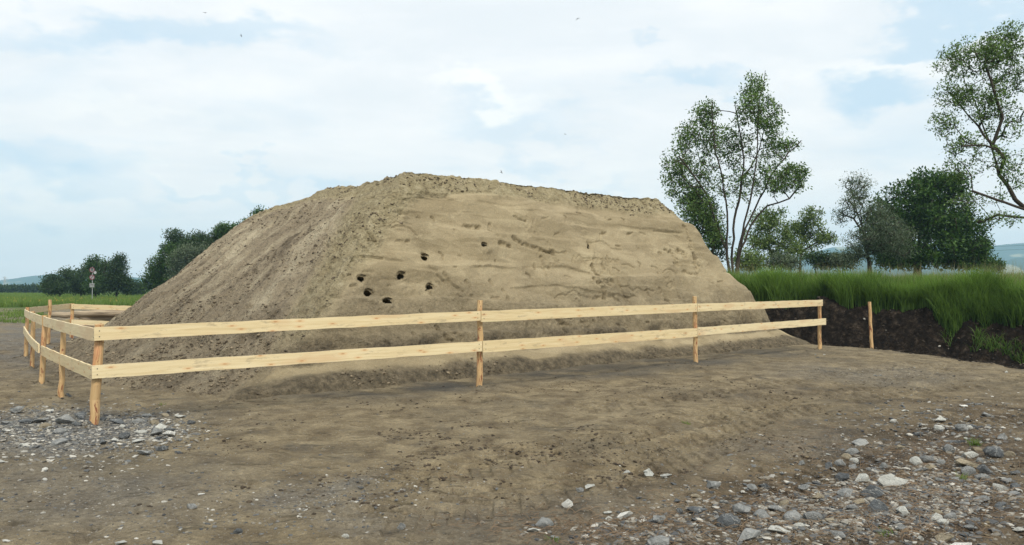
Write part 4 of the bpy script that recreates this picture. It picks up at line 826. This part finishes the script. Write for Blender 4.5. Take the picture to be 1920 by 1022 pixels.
def tree(name, label, cat, group, D, base_px, stems, lobes, leaf, leaf_size, per, spread, seed, base_z=None, trunk_r=.16, droop=0, depth=1.0, tip=.012, flat=.5, mult=1, multi=False):
    """stems: pixel polylines laid at distance D; lobes: (px, py, rx, ry, tufts) of foliage with real depth"""
    rr = np.random.default_rng(seed); b0 = at(base_px[0], base_px[1], D)
    bz = b0[2] if base_z is None else base_z; root = empty(name, (b0[0], D, bz), label=label, cat=cat, group=group); o = np.array((b0[0], D, bz))
    nodes, parent = [np.array((b0[0], D, bz - .2))], [-1]
    dirs = []
    for si, st in enumerate(stems):
        pts = [at(px, py, D) for px, py in st]; dy = rr.uniform(-1, 1) * .10; prev = 0 if si == 0 or len(nodes) < 3 or (pts[0][2] - bz < 2.2 and multi) else int(np.argmin([np.linalg.norm(q - pts[0]) + 1e-3 * i for i, q in enumerate(nodes[:400])]))
        L = 0; last = nodes[prev]
        for a, b in zip(pts[:-1], pts[1:]):
            n = max(2, int(np.linalg.norm(b - a) / .45))
            for k in range(1, n + 1):
                q = a + (b - a) * k / n; L += np.linalg.norm(b - a) / n; q = q + np.array((rr.normal() * .03, dy * L * 3.2 + rr.normal() * .05, rr.normal() * .02)); nodes.append(q); parent.append(prev); prev = len(nodes) - 1
    nst = len(nodes); tufts = []
    for (cx, cy, rx, ry, n) in lobes:
        n = int(n * mult)
        c = at(cx, cy, D); k = D / F; u = rr.normal(size=(n, 3)); u /= np.linalg.norm(u, axis=1)[:, None]; u *= rr.random((n, 1)) ** .42
        tufts.append(c + u * np.array((rx * k, (rx + ry) * .5 * k * depth, ry * k)) + np.array((0, rr.normal() * rx * k * .35, 0)))
    tufts = np.concatenate(tufts); NA = np.array(nodes); dist = np.min(np.linalg.norm(tufts[:, None] - NA[None, ::2], axis=-1), 1) if len(tufts) * len(NA) < 4e6 else np.linalg.norm(tufts - NA[len(NA) // 2], axis=1)
    for t in tufts[np.argsort(dist)]:
        NA = np.array(nodes); dv = t - NA; cost = np.linalg.norm(dv, axis=1) + .9 * np.maximum(0, NA[:, 2] - t[2] + .15 * np.hypot(dv[:, 0], dv[:, 1])); cost[0] += 2
        j = int(np.argmin(cost)); prev = j; L = np.linalg.norm(t - NA[j]); n = max(1, int(L / .35)); side = rr.normal(size=3) * L * .10 - np.array((0, 0, L * .06))
        for k in range(1, n + 1):
            s = k / n; q = NA[j] + (t - NA[j]) * s + side * math.sin(math.pi * s); nodes.append(q); parent.append(prev); prev = len(nodes) - 1
    N_ = np.array(nodes); par = np.array(parent); cnt = np.zeros(len(par)); has = np.zeros(len(par), bool); has[par[par >= 0]] = True; cnt[~has] = 1
    for i in range(len(par) - 1, 0, -1): cnt[par[i]] += cnt[i]
    rad = tip + (trunk_r - tip) * (cnt / cnt.max()) ** .58; hgt_ = np.clip((N_[:nst, 2] - bz) / max(1e-3, N_[:nst, 2].max() - bz), 0, 1); rad[:nst] = np.minimum(np.maximum(rad[:nst], trunk_r * (.62 - .52 * hgt_)), trunk_r * (1.0 - .8 * hgt_) + tip)
    idx = np.arange(1, len(par)); a, b = N_[par[idx]], N_[idx]; ra, rb = np.minimum(rad[par[idx]], rad[idx] * 1.5), rad[idx]
    d = b - a; d /= np.linalg.norm(d, axis=1)[:, None] + 1e-9; ref = np.where(np.abs(d[:, 2:3]) > .9, [[1., 0, 0]], [[0., 0, 1.]]); s = np.cross(d, ref); s /= np.linalg.norm(s, axis=1)[:, None]; u = np.cross(d, s); na = 6
    V = []
    for cc, r0 in ((a, ra), (b, rb)):
        for k in range(na):
            th = 2 * math.pi * k / na; V.append(cc + (s * math.cos(th) + u * math.sin(th)) * r0[:, None])
    V = np.stack(V, 1).reshape(-1, 3) - o; bs = (np.arange(len(idx)) * 2 * na)[:, None]; Q = np.concatenate([bs + np.array([k, (k + 1) % na, na + (k + 1) % na, na + k]) for k in range(na)])
    link('trunk', mesh_np('trunk', V, Q, None, True), M['bark'], root)
    spr = spread * rr.uniform(.7, 1.3, len(tufts)); LV, LQ, lv = leaf_mesh(tufts, spr, per, leaf_size, seed + 5, flat, droop)
    link('crown', mesh_np('crown', LV - o, LQ, None, False, {'var': lv}), LF[leaf], root); return root

tree('ash_tree', 'tall multi-stemmed ash tree with loose airy crown, just right of the sand mound', 'tree', None, 42, (1378, 505),
     [[(1378, 505), (1386, 440), (1396, 380), (1404, 330), (1402, 260), (1404, 200), (1410, 155)], [(1362, 500), (1360, 450), (1356, 400), (1344, 340), (1326, 290), (1318, 240), (1314, 205)], [(1372, 500), (1372, 430), (1384, 360), (1390, 300), (1378, 240), (1370, 200)],
      [(1382, 500), (1394, 430), (1412, 390), (1440, 330), (1470, 290), (1490, 270)], [(1390, 470), (1408, 420), (1440, 385), (1480, 372), (1505, 345)], [(1358, 470), (1340, 420), (1318, 370), (1290, 335), (1262, 300)], [(1400, 330), (1425, 280), (1440, 230), (1446, 200)]],
     [(1410, 170, 24, 28, 34), (1402, 215, 42, 36, 62), (1438, 235, 30, 40, 42), (1450, 280, 28, 28, 30), (1380, 270, 44, 46, 62), (1320, 215, 26, 26, 40), (1322, 262, 40, 36, 54), (1288, 262, 26, 34, 34), (1268, 310, 30, 30, 38), (1262, 345, 26, 24, 28),
      (1310, 330, 46, 46, 62), (1300, 385, 40, 40, 60), (1482, 270, 22, 12, 14), (1492, 322, 30, 16, 38), (1470, 345, 42, 22, 46), (1430, 330, 42, 40, 44), (1380, 350, 44, 40, 30), (1340, 430, 22, 36, 40), (1450, 400, 26, 14, 12)],
     'ash', .15, 14, .28, 11, 1.1, .115, tip=.008, mult=1.9, multi=True)
tree('dense_bush', 'dark leafy bush at the foot of the ash tree, partly hidden by the mound', 'bush', None, 44, (1335, 500), [[(1335, 500), (1332, 450), (1325, 410)]],
     [(1322, 410, 32, 40, 70), (1300, 375, 26, 26, 36), (1345, 455, 20, 36, 50)], 'dark', .14, 50, .40, 12, 1.1, .08)
tree('ash_tree', 'large ash tree at the right edge, its crown cut off by the photo frame', 'tree', None, 31, (2040, 560),
     [[(2040, 560), (2025, 500), (2000, 450), (1960, 405), (1930, 370), (1905, 320), (1893, 260), (1880, 200), (1860, 140), (1850, 95)], [(1960, 405), (1900, 388), (1860, 376), (1815, 360)], [(1980, 430), (1930, 408), (1880, 402), (1850, 415)],
      [(1905, 320), (1870, 270), (1835, 210), (1800, 160)], [(2000, 450), (1990, 350), (1960, 250), (1935, 150), (1925, 60)], [(1885, 290), (1840, 275), (1790, 278)], [(1890, 240), (1860, 180), (1840, 120)], [(2010, 460), (2060, 330), (2080, 200)]],
     [(1835, 105, 52, 38, 84), (1795, 115, 34, 36, 44), (1880, 85, 44, 36, 60), (1905, 60, 28, 28, 24), (1915, 130, 46, 50, 70), (1788, 175, 34, 26, 40), (1850, 185, 56, 40, 80), (1900, 215, 44, 44, 50), (1775, 230, 26, 26, 30), (1815, 270, 46, 26, 38),
      (1800, 318, 36, 22, 24), (1870, 300, 50, 34, 34), (1905, 330, 34, 30, 20), (1840, 372, 60, 16, 20), (1870, 410, 50, 14, 18), (1980, 120, 60, 80, 90), (2050, 220, 80, 100, 110), (1990, 300, 60, 70, 60), (1990, 60, 60, 40, 50)],
     'ash', .11, 14, .25, 21, 1.25, .11, depth=.8, tip=.006, mult=1.6)
tree('broadleaf_tree', 'broad dark green round-crowned tree standing on the raised meadow at the right', 'tree', None, 60, (1722, 512), [[(1722, 512), (1722, 480), (1735, 440), (1745, 400), (1755, 350)], [(1724, 480), (1700, 440), (1690, 400)], [(1726, 478), (1780, 440), (1810, 410)], [(1725, 470), (1770, 400)]],
     [(1735, 350, 52, 28, 80), (1775, 345, 42, 28, 56), (1700, 385, 60, 44, 120), (1780, 395, 66, 48, 150), (1740, 430, 74, 46, 150), (1660, 430, 46, 40, 80), (1805, 440, 46, 44, 100), (1828, 470, 26, 26, 50), (1760, 470, 70, 22, 60), (1690, 465, 50, 24, 70), (1650, 460, 42, 30, 60), (1740, 488, 80, 14, 60), (1800, 486, 50, 16, 50), (1680, 488, 50, 14, 40)],
     'dark', .26, 34, .55, 31, 1.1, .34)
tree('willow_tree', 'grey-green willow with a thin feathery top, left of the dark round-crowned tree', 'tree', None, 52, (1632, 505), [[(1632, 505), (1630, 450), (1622, 400), (1612, 345)], [(1630, 450), (1600, 410), (1580, 400)], [(1632, 460), (1660, 420)]],
     [(1612, 350, 26, 26, 44), (1595, 385, 26, 24, 30), (1580, 405, 16, 16, 14), (1640, 400, 28, 30, 44), (1648, 440, 44, 40, 110), (1620, 455, 40, 30, 70), (1680, 455, 30, 30, 50), (1600, 480, 30, 14, 30)], 'willow', .15, 46, .45, 41, 1.1, .16, flat=.3)
tree('small_tree', 'light green small tree behind the grass, just right of the ash tree', 'tree', None, 64, (1450, 510), [[(1450, 510), (1448, 470), (1440, 430), (1430, 405)], [(1450, 480), (1470, 440)]],
     [(1430, 415, 28, 20, 40), (1448, 440, 38, 30, 70), (1418, 455, 30, 24, 46), (1470, 470, 34, 20, 44)], 'light', .20, 30, .48, 51, 1.1, .14)
tree('small_tree', 'wide flat-topped light green tree between the ash tree and the willow', 'tree', None, 68, (1500, 510), [[(1500, 510), (1502, 470), (1510, 440), (1512, 405)], [(1502, 470), (1530, 455), (1560, 445)]],
     [(1512, 403, 22, 12, 26), (1510, 425, 34, 18, 50), (1530, 445, 36, 18, 52), (1488, 440, 26, 22, 40), (1555, 450, 16, 8, 12), (1500, 470, 30, 16, 34)], 'light', .20, 30, .45, 52, 1.1, .14)
for k, (px, py, rx, ry, D, lf2, lab) in enumerate([(1405, 488, 30, 20, 58, 'light', 'low bush directly behind the grass beside the ash tree trunks'), (1465, 490, 34, 14, 60, 'willow', 'low grey-green bush below the light green small tree'), (1530, 488, 34, 14, 62, 'far', 'low dark bush below the wide flat-topped tree'),
                                                   (1578, 488, 22, 14, 60, 'willow', 'low grey-green bush in the gap left of the willow'), (1850, 496, 26, 10, 60, 'dark', 'low bush at the right foot of the dark round-crowned tree')]):
    tree('bush', lab, 'bush', 'bushes along the raised meadow', D, (px, 512), [[(px, 512), (px, py)]], [(px, py, rx, ry, 70), (px + rx * .5, py + 4, rx * .7, ry * .8, 34)], lf2, .18, 30, .40, 60 + k, 1.1, .06)
LT = [('far', 112, 0, (112, 528, 24, 16, 70), [(125, 515, 16, 10, 26), (98, 535, 14, 10, 24)], 'rounded tree at the left end of the far tree group behind the meadow'),
      ('far', 118, 0, (152, 525, 18, 18, 60), [(160, 508, 12, 12, 30)], 'low dark tree behind the road sign'),
      ('dark', 105, 0, (180, 512, 18, 24, 70), [(178, 492, 12, 10, 26), (190, 530, 22, 14, 44)], 'tall dark tree just right of the road sign'),
      ('far', 100, 0, (218, 512, 22, 28, 90), [(225, 490, 12, 12, 26), (232, 532, 18, 14, 40)], 'tallest green tree of the far group behind the meadow'),
      ('far', 140, 0, (252, 538, 14, 9, 30), [(264, 541, 12, 7, 20)], 'small far bush between the two tree groups on the left'),
      ('dark', 86, 0, (302, 508, 30, 32, 110), [(290, 520, 26, 20, 60), (318, 480, 24, 24, 60)], 'dark broad tree at the left end of the group behind the mound slope'),
      ('far', 92, 0, (329, 446, 20, 16, 40), [(320, 468, 18, 12, 26), (338, 462, 18, 14, 30)], 'slender tree top rising above the group behind the mound slope'),
      ('willow', 80, 0, (355, 490, 34, 28, 110), [(345, 520, 34, 24, 60), (385, 478, 24, 24, 60)], 'grey-green tree in front of the group behind the mound slope'),
      ('far', 84, 0, (400, 460, 32, 26, 100), [(375, 470, 26, 20, 50), (425, 450, 26, 22, 60), (410, 500, 40, 30, 60), (372, 452, 22, 16, 50), (350, 462, 18, 16, 40)], 'dark tree partly hidden by the upper mound slope'),
      ('dark', 80, 0, (450, 435, 26, 18, 70), [(470, 424, 20, 14, 40), (425, 432, 22, 14, 44), (440, 470, 40, 30, 60)], 'dark tree crown showing just above the mound slope'),
      ('dark', 78, 0, (487, 402, 12, 10, 34), [(484, 430, 26, 22, 50), (476, 470, 30, 30, 50)], 'highest dark tree tip peeking over the mound slope')]
for k, (lf2, D, z, main, more, lab) in enumerate(LT):
    cx, cy = main[0], main[1]
    tree('broadleaf_tree', lab, 'tree', 'trees beyond the left meadow', D, (cx, 545), [[(cx, 548), (cx, (548 + cy) / 2), (cx, cy - main[3] * .5)]], [main] + more + [(cx + .3 * main[2], (cy + 545) / 2 + 4, main[2] * 1.05, (545 - cy) * .42, 60), (cx - .4 * main[2], 541, main[2] * .9, 6, 26)], lf2, .0026 * D, 40, .0072 * D, 200 + k, -.1, .15, tip=.02)
rr_ = random.Random(9)
for k in range(9):
    px = -10 + k * 11 + rr_.uniform(-2, 2); h_ = rr_.uniform(3.0, 5.5) * (1.3 if k < 2 else 1)
    tree('hedge_tree', f'{["leftmost", "second", "third", "fourth", "fifth", "sixth", "seventh", "eighth", "last"][k]} low dark tree from the left in the hedge line at the horizon', 'tree', 'hedge line on the left horizon', 260, (px, 548), [[(px, 549), (px, 545)]],
         [(px, 544, 8, h_, 36)], 'far', .8, 26, 1.6, 300 + k, -.1, .15, tip=.03)

# ------------------------------------------------------------ road signs, pylon, cables, birds
SD = 80
s0 = at(173, 548, SD); sg = empty('road_sign', (s0[0], SD, 0), label='road sign post with two round red-edged signs over a white plate, in the left meadow', cat='road sign')
h1, h2, h3 = at(175, 506, SD)[2], at(173, 520, SD)[2], at(172, 535, SD)[2]
mb = MB(); mb.tube([(0, 0, -.2), (0, 0, h1 + .3)], [.03, .03], 10); mb.build('pole', M['steel'], sg)
def disc(parent, z, r):
    mb = MB(); mb.tube([(.0, -.05, z), (.0, -.075, z)], [r, r], 28); o = mb.build('sign_face', M['white'], parent)
    V, Q = [], []; n = 28
    for k in range(n):
        th = 2 * math.pi * k / n
        for q, yy in ((r * 1.02, -.07), (r * 1.02, -.084), (r * .76, -.084), (r * .76, -.07)): V.append((math.cos(th) * q, yy, z + math.sin(th) * q))
        Q += [(k * 4 + a, k * 4 + (a + 1) % 4, ((k + 1) % n) * 4 + (a + 1) % 4, ((k + 1) % n) * 4 + a) for a in range(4)]
    mb = MB(); mb.add(V, Q); mb.build('red_rim', M['red'], parent); return o
def slab(mb, x0, x1, z0, z1, y0, y1, sh=0):
    mb.add([(x0, y0, z0), (x1, y0, z0), (x1, y1, z0), (x0, y1, z0), (x0 + sh, y0, z1), (x1 + sh, y0, z1), (x1 + sh, y1, z1), (x0 + sh, y1, z1)],
           [(0, 1, 5, 4), (1, 2, 6, 5), (2, 3, 7, 6), (3, 0, 4, 7), (4, 5, 6, 7), (3, 2, 1, 0)])
disc(sg, h1, .26); disc(sg, h2, .26)
mb = MB(); slab(mb, -.12, .12, h1 + .03, h1 + .10, -.09, -.076); slab(mb, -.10, .10, h1 + .10, h1 + .14, -.09, -.076); slab(mb, -.12, .10, h1 - .10, h1 - .05, -.09, -.076, .03); mb.build('symbol', M['black'], sg)
mb = MB(); slab(mb, -.17, -.09, h2 - .16, h2 + .16, -.094, -.080, .24); mb.build('slash', M['red'], sg)
mb = MB(); slab(mb, -.24, .24, h3 - .20, h3 + .20, -.075, -.05); pl_ = mb.build('plate', M['white'], sg)
mb = MB(); slab(mb, -.16, .16, h3 + .03, h3 + .08, -.080, -.072); mb.build('text_line', M['black'], pl_)
mb = MB(); mb.tube([(.28, -.02, h1 - .26), (.28, -.05, h1 - .26)], [.15, .15], 18); mb.build('small_plate', M['steel'], sg)

def pylon(px, D, hgt, lab):
    b = at(px, 545, D); root = empty('electricity_pylon', (b[0], D, 0), label=lab, cat='pylon'); mb = MB(); w0 = hgt * .11
    for sx in (-1, 1):
        for sy in (-1, 1): mb.tube([(sx * w0, sy * w0, 0), (sx * w0 * .35, sy * w0 * .35, hgt * .6), (0, 0, hgt)], [.16, .14, .1], 4)
    for k in range(7):
        z = hgt * k / 8; z2 = hgt * (k + 1) / 8; a, a2 = w0 * (1 - z / hgt) + .1, w0 * (1 - z2 / hgt) + .1
        for s in (-1, 1): mb.tube([(s * a, -a, z), (-s * a2, -a2, z2)], [.08, .08], 4)
    mb.build('mast', M['steel'], root)
    for z, L in ((.62, .24), (.76, .30), (.89, .18)):
        mb = MB(); mb.tube([(-hgt * L, 0, hgt * z), (0, 0, hgt * z + .5), (hgt * L, 0, hgt * z)], [.1, .22, .1], 4); mb.build('cross_arm', M['steel'], root)
pylon(9, 700, 12, 'thin lattice electricity pylon on the horizon at the left edge')
for k, (ya, yb) in enumerate(((458, 454), (465.5, 461.5))):
    a, b = at(1700, ya + 8, 300), at(2300, yb - 24, 200); mb = MB(); n = 24; mb.tube([tuple(a + (b - a) * i / (n - 1) - np.array((0, 0, 1.2 * math.sin(math.pi * i / (n - 1))))) for i in range(n)], [.030] * n, 4)
    mb.build('power_cable', M['black'], None, label=('upper' if k == 0 else 'lower') + ' thin overhead cable crossing in front of the hazy hills at the right', cat='cable', group='overhead cables at the right')

def bird(px, py, D, roll, lab, flap=.2, yaw=0.):
    c = at(px, py, D); root = empty('bird', tuple(c), label=lab, cat='bird'); root.rotation_euler = (0, roll, yaw)
    mb = MB(); mb.tube([(0, -.075, 0), (0, -.05, .002), (0, -.02, .004), (0, .03, .002), (0, .07, 0), (0, .10, 0)], [.006, .016, .021, .018, .009, .003], 8)
    mb.build('body', BIRD, root, True)
    for s in (-1, 1):
        V = [(s * .012, -.035, .01), (s * .012, .025, .01), (s * .08, -.05, .02 + flap * .07), (s * .08, .006, .02 + flap * .07), (s * .165, .015, .02 + flap * .10), (s * .16, .03, .02 + flap * .10)]
        V = V + [(x, y, z - .006) for x, y, z in V]; q = [(0, 1, 3, 2), (2, 3, 5, 4)]; Q = q + [tuple(i + 6 for i in f)[::-1] for f in q] + [(0, 2, 8, 6), (2, 4, 10, 8), (4, 5, 11, 10), (5, 3, 9, 11), (3, 1, 7, 9), (1, 0, 6, 7)]
        mb = MB(); mb.add(V, Q); mb.build('wing', BIRD, root)
    V = [(-.008, .07, 0), (.008, .07, 0), (.028, .135, 0), (0, .115, 0), (-.028, .135, 0)]; V = V + [(x, y, z - .004) for x, y, z in V]
    mb = MB(); mb.add(V, [(0, 1, 6, 5), (1, 2, 7, 6), (2, 3, 8, 7), (3, 4, 9, 8), (4, 0, 5, 9), (0, 3, 2, 1), (5, 6, 7, 8)], [(0, 4, 3), (5, 8, 9)]); mb.build('tail', BIRD, root)
BIRD = m_plain('sooty_feathers', (.045, .04, .038), .8, .1)
bird(1083, 35, 44, R(-32), 'small dark bird with bent wings in the sky above the mound, right of centre', -.5, .5)
bird(384, 24, 60, R(4), 'small dark bird gliding wings level at the top left of the sky', .1, .1)
bird(452, 67, 75, R(60), 'tiny dark bird in the sky below the gliding bird at the top left', .3, 1.3)
bird(940, 323, 62, R(50), 'tiny dark bird flying just above the crest of the mound', .3, 1.0)
bird(1060, 252, 90, R(20), 'tiny faint bird in the sky between the crest and the bent-winged bird', .3, .6)

# ------------------------------------------------------------ far hills and the air between
def hills(name, D, pts, colour, seed, thick=260):
    rr = np.random.default_rng(seed); xs = np.linspace(pts[0][0], pts[-1][0], 160); hy = np.interp(xs, [p[0] for p in pts], [p[1] for p in pts])
    n = 12; V = []
    for r in range(n):
        t = r / (n - 1); y = D + thick * (t - 1)
        for x, h in zip(xs, hy):
            tp = at(x, h, D); V.append((tp[0], y, -2 + (tp[2] + 2) * sm(0, 1, np.array(t)) * 1.0))
    for x, h in zip(xs, hy): tp = at(x, h, D); V.append((tp[0], D + thick, -2))
    V = np.array(V); V[:, 2] += (fbm(V, .012, 4) * 7) * (V[:, 2] > 2); m = len(xs); i = np.arange(n)[:, None] * m; j = np.arange(m - 1); Q = np.stack([i + j, i + j + 1, i + m + j + 1, i + m + j], -1).reshape(-1, 4)
    link(name, mesh_np(name, V, Q, None, True), colour, None, kind='structure')
def m_hill():
    m, t, b = principled('wooded_hill', .9, .1); P = pos(t); n = t.noise(t.vmath('MULTIPLY', P, (1, 1, 3)), .008, 4, .5); c = t.mix(t.noise(P, .05, 4), (.020, .040, .022), (.045, .07, .035))
    c = t.mix(t.mapr(n, .60, .66), c, (.26, .24, .13)); t.l.new(c, b.inputs['Base Color']); return m
HM = m_hill()
hills('hills', 2600, [(1380, 500), (1450, 492), (1520, 474), (1560, 464), (1620, 462), (1700, 460), (1800, 462), (1860, 460), (1920, 455), (2050, 450), (2250, 462)], HM, 1)
hills('hills', 1900, [(1400, 520), (1560, 500), (1700, 492), (1850, 489), (1920, 486), (2060, 488), (2250, 500)], HM, 2, 180)
hills('hills', 2650, [(-300, 512), (-120, 520), (0, 528), (40, 520), (85, 515), (150, 512), (260, 522), (420, 545)], HM, 3)
hz_ = bpy.data.materials.new('thin_haze'); hz_.use_nodes = True; t = NT(hz_.node_tree); t.n.clear(); pv = t.new('ShaderNodeVolumePrincipled')
pv.inputs['Color'].default_value = (.48, .76, 1, 1); pv.inputs['Density'].default_value = .00030; pv.inputs['Anisotropy'].default_value = .1
oo = t.new('ShaderNodeOutputMaterial'); t.l.new(pv.outputs[0], oo.inputs['Volume'])
bm = bmesh.new(); bmesh.ops.create_cube(bm, size=1); hm = bpy.data.meshes.new('haze'); bm.to_mesh(hm); bm.free()
ho = link('haze', hm, hz_, kind='stuff'); ho.scale = (6200, 6200, 214); ho.location = (0, 0, 103)
